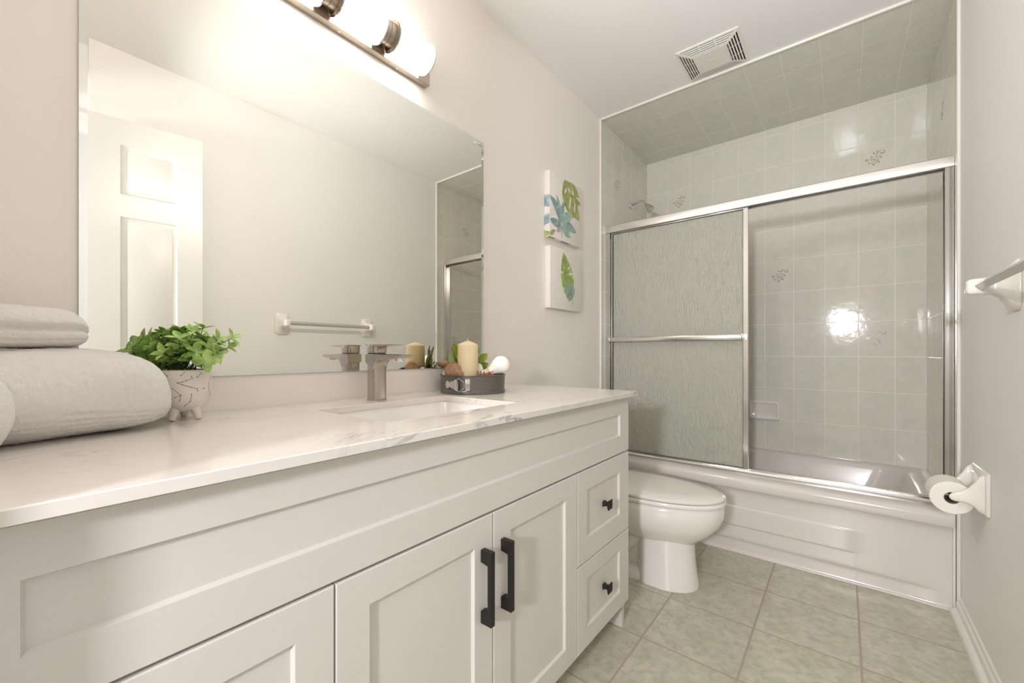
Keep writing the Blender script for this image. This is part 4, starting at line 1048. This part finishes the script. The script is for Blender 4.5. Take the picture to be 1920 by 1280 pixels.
# front pedestal column, flaring to the floor
mb.rings([egg(0.430, 0.688, 0.112, 0.0008, mid=0.45), egg(0.430, 0.688, 0.112, 0.012, mid=0.45), egg(0.432, 0.680, 0.108, 0.05, mid=0.45), egg(0.435, 0.672, 0.102, 0.12, mid=0.45), egg(0.430, 0.670, 0.099, 0.18, mid=0.45), egg(0.42, 0.675, 0.100, 0.215, mid=0.45)])
# base foot running back and inner web
mb.rings([egg(0.16, 0.60, 0.113, 0.0008), egg(0.16, 0.60, 0.113, 0.022), egg(0.17, 0.58, 0.104, 0.040), egg(0.18, 0.56, 0.075, 0.052)])
mb.box(0.17, 0.50, TYC - 0.066, TYC + 0.066, 0.03, 0.26)
for sgn in (-1, 1):   # trapway bulge on both sides
    mb.tube([(0.44, TYC + sgn * 0.050, 0.20), (0.38, TYC + sgn * 0.056, 0.13), (0.32, TYC + sgn * 0.058, 0.115), (0.26, TYC + sgn * 0.056, 0.16), (0.22, TYC + sgn * 0.054, 0.22)], 0.042, 16)
    mb.tube([(0.44, TYC + sgn * 0.060, 0.205), (0.36, TYC + sgn * 0.085, 0.235), (0.27, TYC + sgn * 0.095, 0.27)], [0.030, 0.034, 0.036], 14)
mb.build('bowl', M['ceramic'], tl, smooth=55, bev=0)
mb = MB(); mb.rings([egg(0.235, 0.790, 0.187, 0.3745), egg(0.230, 0.793, 0.190, 0.378), egg(0.230, 0.793, 0.190, 0.388), egg(0.235, 0.789, 0.187, 0.392)]); mb.build('seat', M['ceramic'], tl, smooth=50)
mb = MB(); mb.rings([egg(0.232, 0.786, 0.186, 0.3945), egg(0.228, 0.790, 0.189, 0.398), egg(0.228, 0.790, 0.189, 0.4045), egg(0.236, 0.780, 0.182, 0.410), egg(0.29, 0.70, 0.12, 0.4145), egg(0.38, 0.60, 0.05, 0.4160)]); mb.build('lid', M['ceramic'], tl, smooth=50)
for s in (-1, 1): MB().ell((0.232, TYC + s * 0.075, 0.392), (0.022, 0.020, 0.022), 16, 10).build('hinge_cap', M['ceramic'], tl, smooth=60)
mb = MB(); mb.rings([rrect(0.035, 0.21, TYC - 0.19, TYC + 0.19, 0.03, 6, 0.375), rrect(0.033, 0.218, TYC - 0.20, TYC + 0.20, 0.035, 6, 0.48), rrect(0.033, 0.222, TYC - 0.205, TYC + 0.205, 0.035, 6, 0.69)]); mb.box(0.10, 0.24, TYC - 0.10, TYC + 0.10, 0.30, 0.38)
mb.build('tank', M['ceramic'], tl, smooth=50)
mb = MB(); mb.rings([rrect(0.030, 0.228, TYC - 0.210, TYC + 0.210, 0.03, 6, 0.691), rrect(0.028, 0.231, TYC - 0.213, TYC + 0.213, 0.033, 6, 0.697), rrect(0.028, 0.231, TYC - 0.213, TYC + 0.213, 0.033, 6, 0.712), rrect(0.034, 0.225, TYC - 0.207, TYC + 0.207, 0.03, 6, 0.719)]); mb.build('tank_lid', M['ceramic'], tl, smooth=50)
mb = MB(); mb.lathe([(0.0, 0), (0.012, 0.0), (0.012, 0.008), (0.0, 0.010)], (0.2215, TYC - 0.15, 0.64), 16, axis='X'); mb.tube([(0.233, TYC - 0.15, 0.64), (0.238, TYC - 0.12, 0.637), (0.238, TYC - 0.085, 0.632)], [0.005, 0.005, 0.006], 10)
mb.build('flush_lever', M['chrome2'], tl, smooth=50)

# ================================================================ TOILET PAPER HOLDER + ROLL
HY_ = 2.005; hz = 0.568
ho = thing('toilet_paper_holder', 'white ceramic toilet paper holder on the right wall by the tub', 'toilet paper holder', (W, HY_, hz))
mb = MB()
pya, pyb, pza, pzb = 1.909, 2.095, 0.4995, 0.634
def yz(i, x, r): return [(x, y, z) for y, z, _ in rrect(pya + i, pyb - i, pza + i, pzb - i, r, 5)]
mb.rings([yz(0, W - 0.0006, 0.006), yz(0, W - 0.006, 0.006), yz(0.004, W - 0.011, 0.008), yz(0.014, W - 0.015, 0.010)])
mb.build('wall_plate', M['ceramic'], ho, smooth=50)
rcx, rcz = 1.447, 0.5345
for ysgn, yw, yt in ((1, 1.921, 1.934), (-1, 2.083, 2.070)):
    mb = MB(); rs = []
    # horn: tall at the wall, tapering to a rounded tip beside the core
    for xx, zc, hz_, hy in ((W - 0.012, 0.5665, 0.062, 0.0125), (W - 0.022, 0.5655, 0.056, 0.0125), (W - 0.032, 0.562, 0.040, 0.0115), (W - 0.044, 0.556, 0.026, 0.0105), (W - 0.058, 0.5505, 0.0185, 0.0095), (W - 0.072, 0.5465, 0.0145, 0.0085), (W - 0.082, 0.5450, 0.010, 0.007), (W - 0.0865, 0.5450, 0.004, 0.003)):
        t = min(1, (W - 0.012 - xx) / 0.06); yc_ = yw + (yt - yw) * t * 0.55
        rs.append([(xx, yc_ + hy * math.copysign(abs(math.cos(a)) ** 0.8, math.cos(a)), zc + hz_ * math.copysign(abs(math.sin(a)) ** 0.8, math.sin(a))) for a in [2 * PI * k / 20 for k in range(20)]])
    mb.rings(rs); mb.build('arm', M['ceramic'], ho, smooth=60)
MB().lathe([(0.0085, 0.0), (0.0085, 0.138)], (rcx + 0.004, 1.932, rcz + 0.005), 16, axis='Y').build('roller', M['chrome'], ho)
mb = MB(); ya, yb2 = 1.950, 2.054; ro, ri = 0.0525, 0.019
def circ(r, y): return [(rcx + r * math.cos(2 * PI * k / 56), y, rcz + r * math.sin(2 * PI * k / 56)) for k in range(56)]
mb.rings([circ(ri, ya), circ(ro - 0.002, ya), circ(ro, ya + 0.002), circ(ro, yb2 - 0.002), circ(ro - 0.002, yb2), circ(ri, yb2)], False, False)
roll = tag(mb.build('toilet_paper_roll', M['paper'], smooth=40, origin=(rcx, 2.0, rcz)), 'white roll of toilet paper hanging on the ceramic holder', 'toilet paper')
MB().rings([circ(ri, ya), circ(ri, yb2), circ(ri - 0.0012, yb2), circ(ri - 0.0012, ya), circ(ri, ya)], False, False).build('core', M['card'], roll, smooth=40)

# ================================================================ TOWEL BAR
tbr = thing('towel_bar', 'white ceramic towel bar posts with a clear square rod on the right wall', 'towel bar', (W, 1.37, 1.19))
bx, bz = 1.4575, 1.188
def post(yc, name='post'):
    mb = MB(); rs = []
    for xx, z0_, z1_, hy in ((W - 0.0006, 1.119, 1.252, 0.044), (W - 0.006, 1.119, 1.252, 0.044), (W - 0.012, 1.125, 1.243, 0.038), (W - 0.020, 1.139, 1.228, 0.029), (W - 0.030, 1.155, 1.217, 0.0225), (W - 0.042, 1.164, 1.212, 0.020), (W - 0.060, 1.1660, 1.2095, 0.020), (W - 0.080, 1.1665, 1.2090, 0.0195), (W - 0.087, 1.1675, 1.2070, 0.018), (W - 0.0915, 1.172, 1.202, 0.013)):
        zc, hz_ = (z0_ + z1_) / 2, (z1_ - z0_) / 2
        rs.append([(xx, yc + hy * math.copysign(abs(math.cos(a)) ** 0.42, math.cos(a)), zc + hz_ * math.copysign(abs(math.sin(a)) ** 0.42, math.sin(a))) for a in [2 * PI * (k + .5) / 32 for k in range(32)]])
    mb.rings(rs); return mb.build(name, M['ceramic'], tbr, smooth=60)
post(1.668); post(1.092)
q = 0.0125
mb = MB(); mb.rings([[(bx - q, y, bz), (bx, y, bz - q), (bx + q, y, bz), (bx, y, bz + q)] for y in (1.092 + 0.017, 1.668 - 0.017)])
mb.build('rod', M['clear'], tbr, smooth=0, bev=0.001, seg=1)
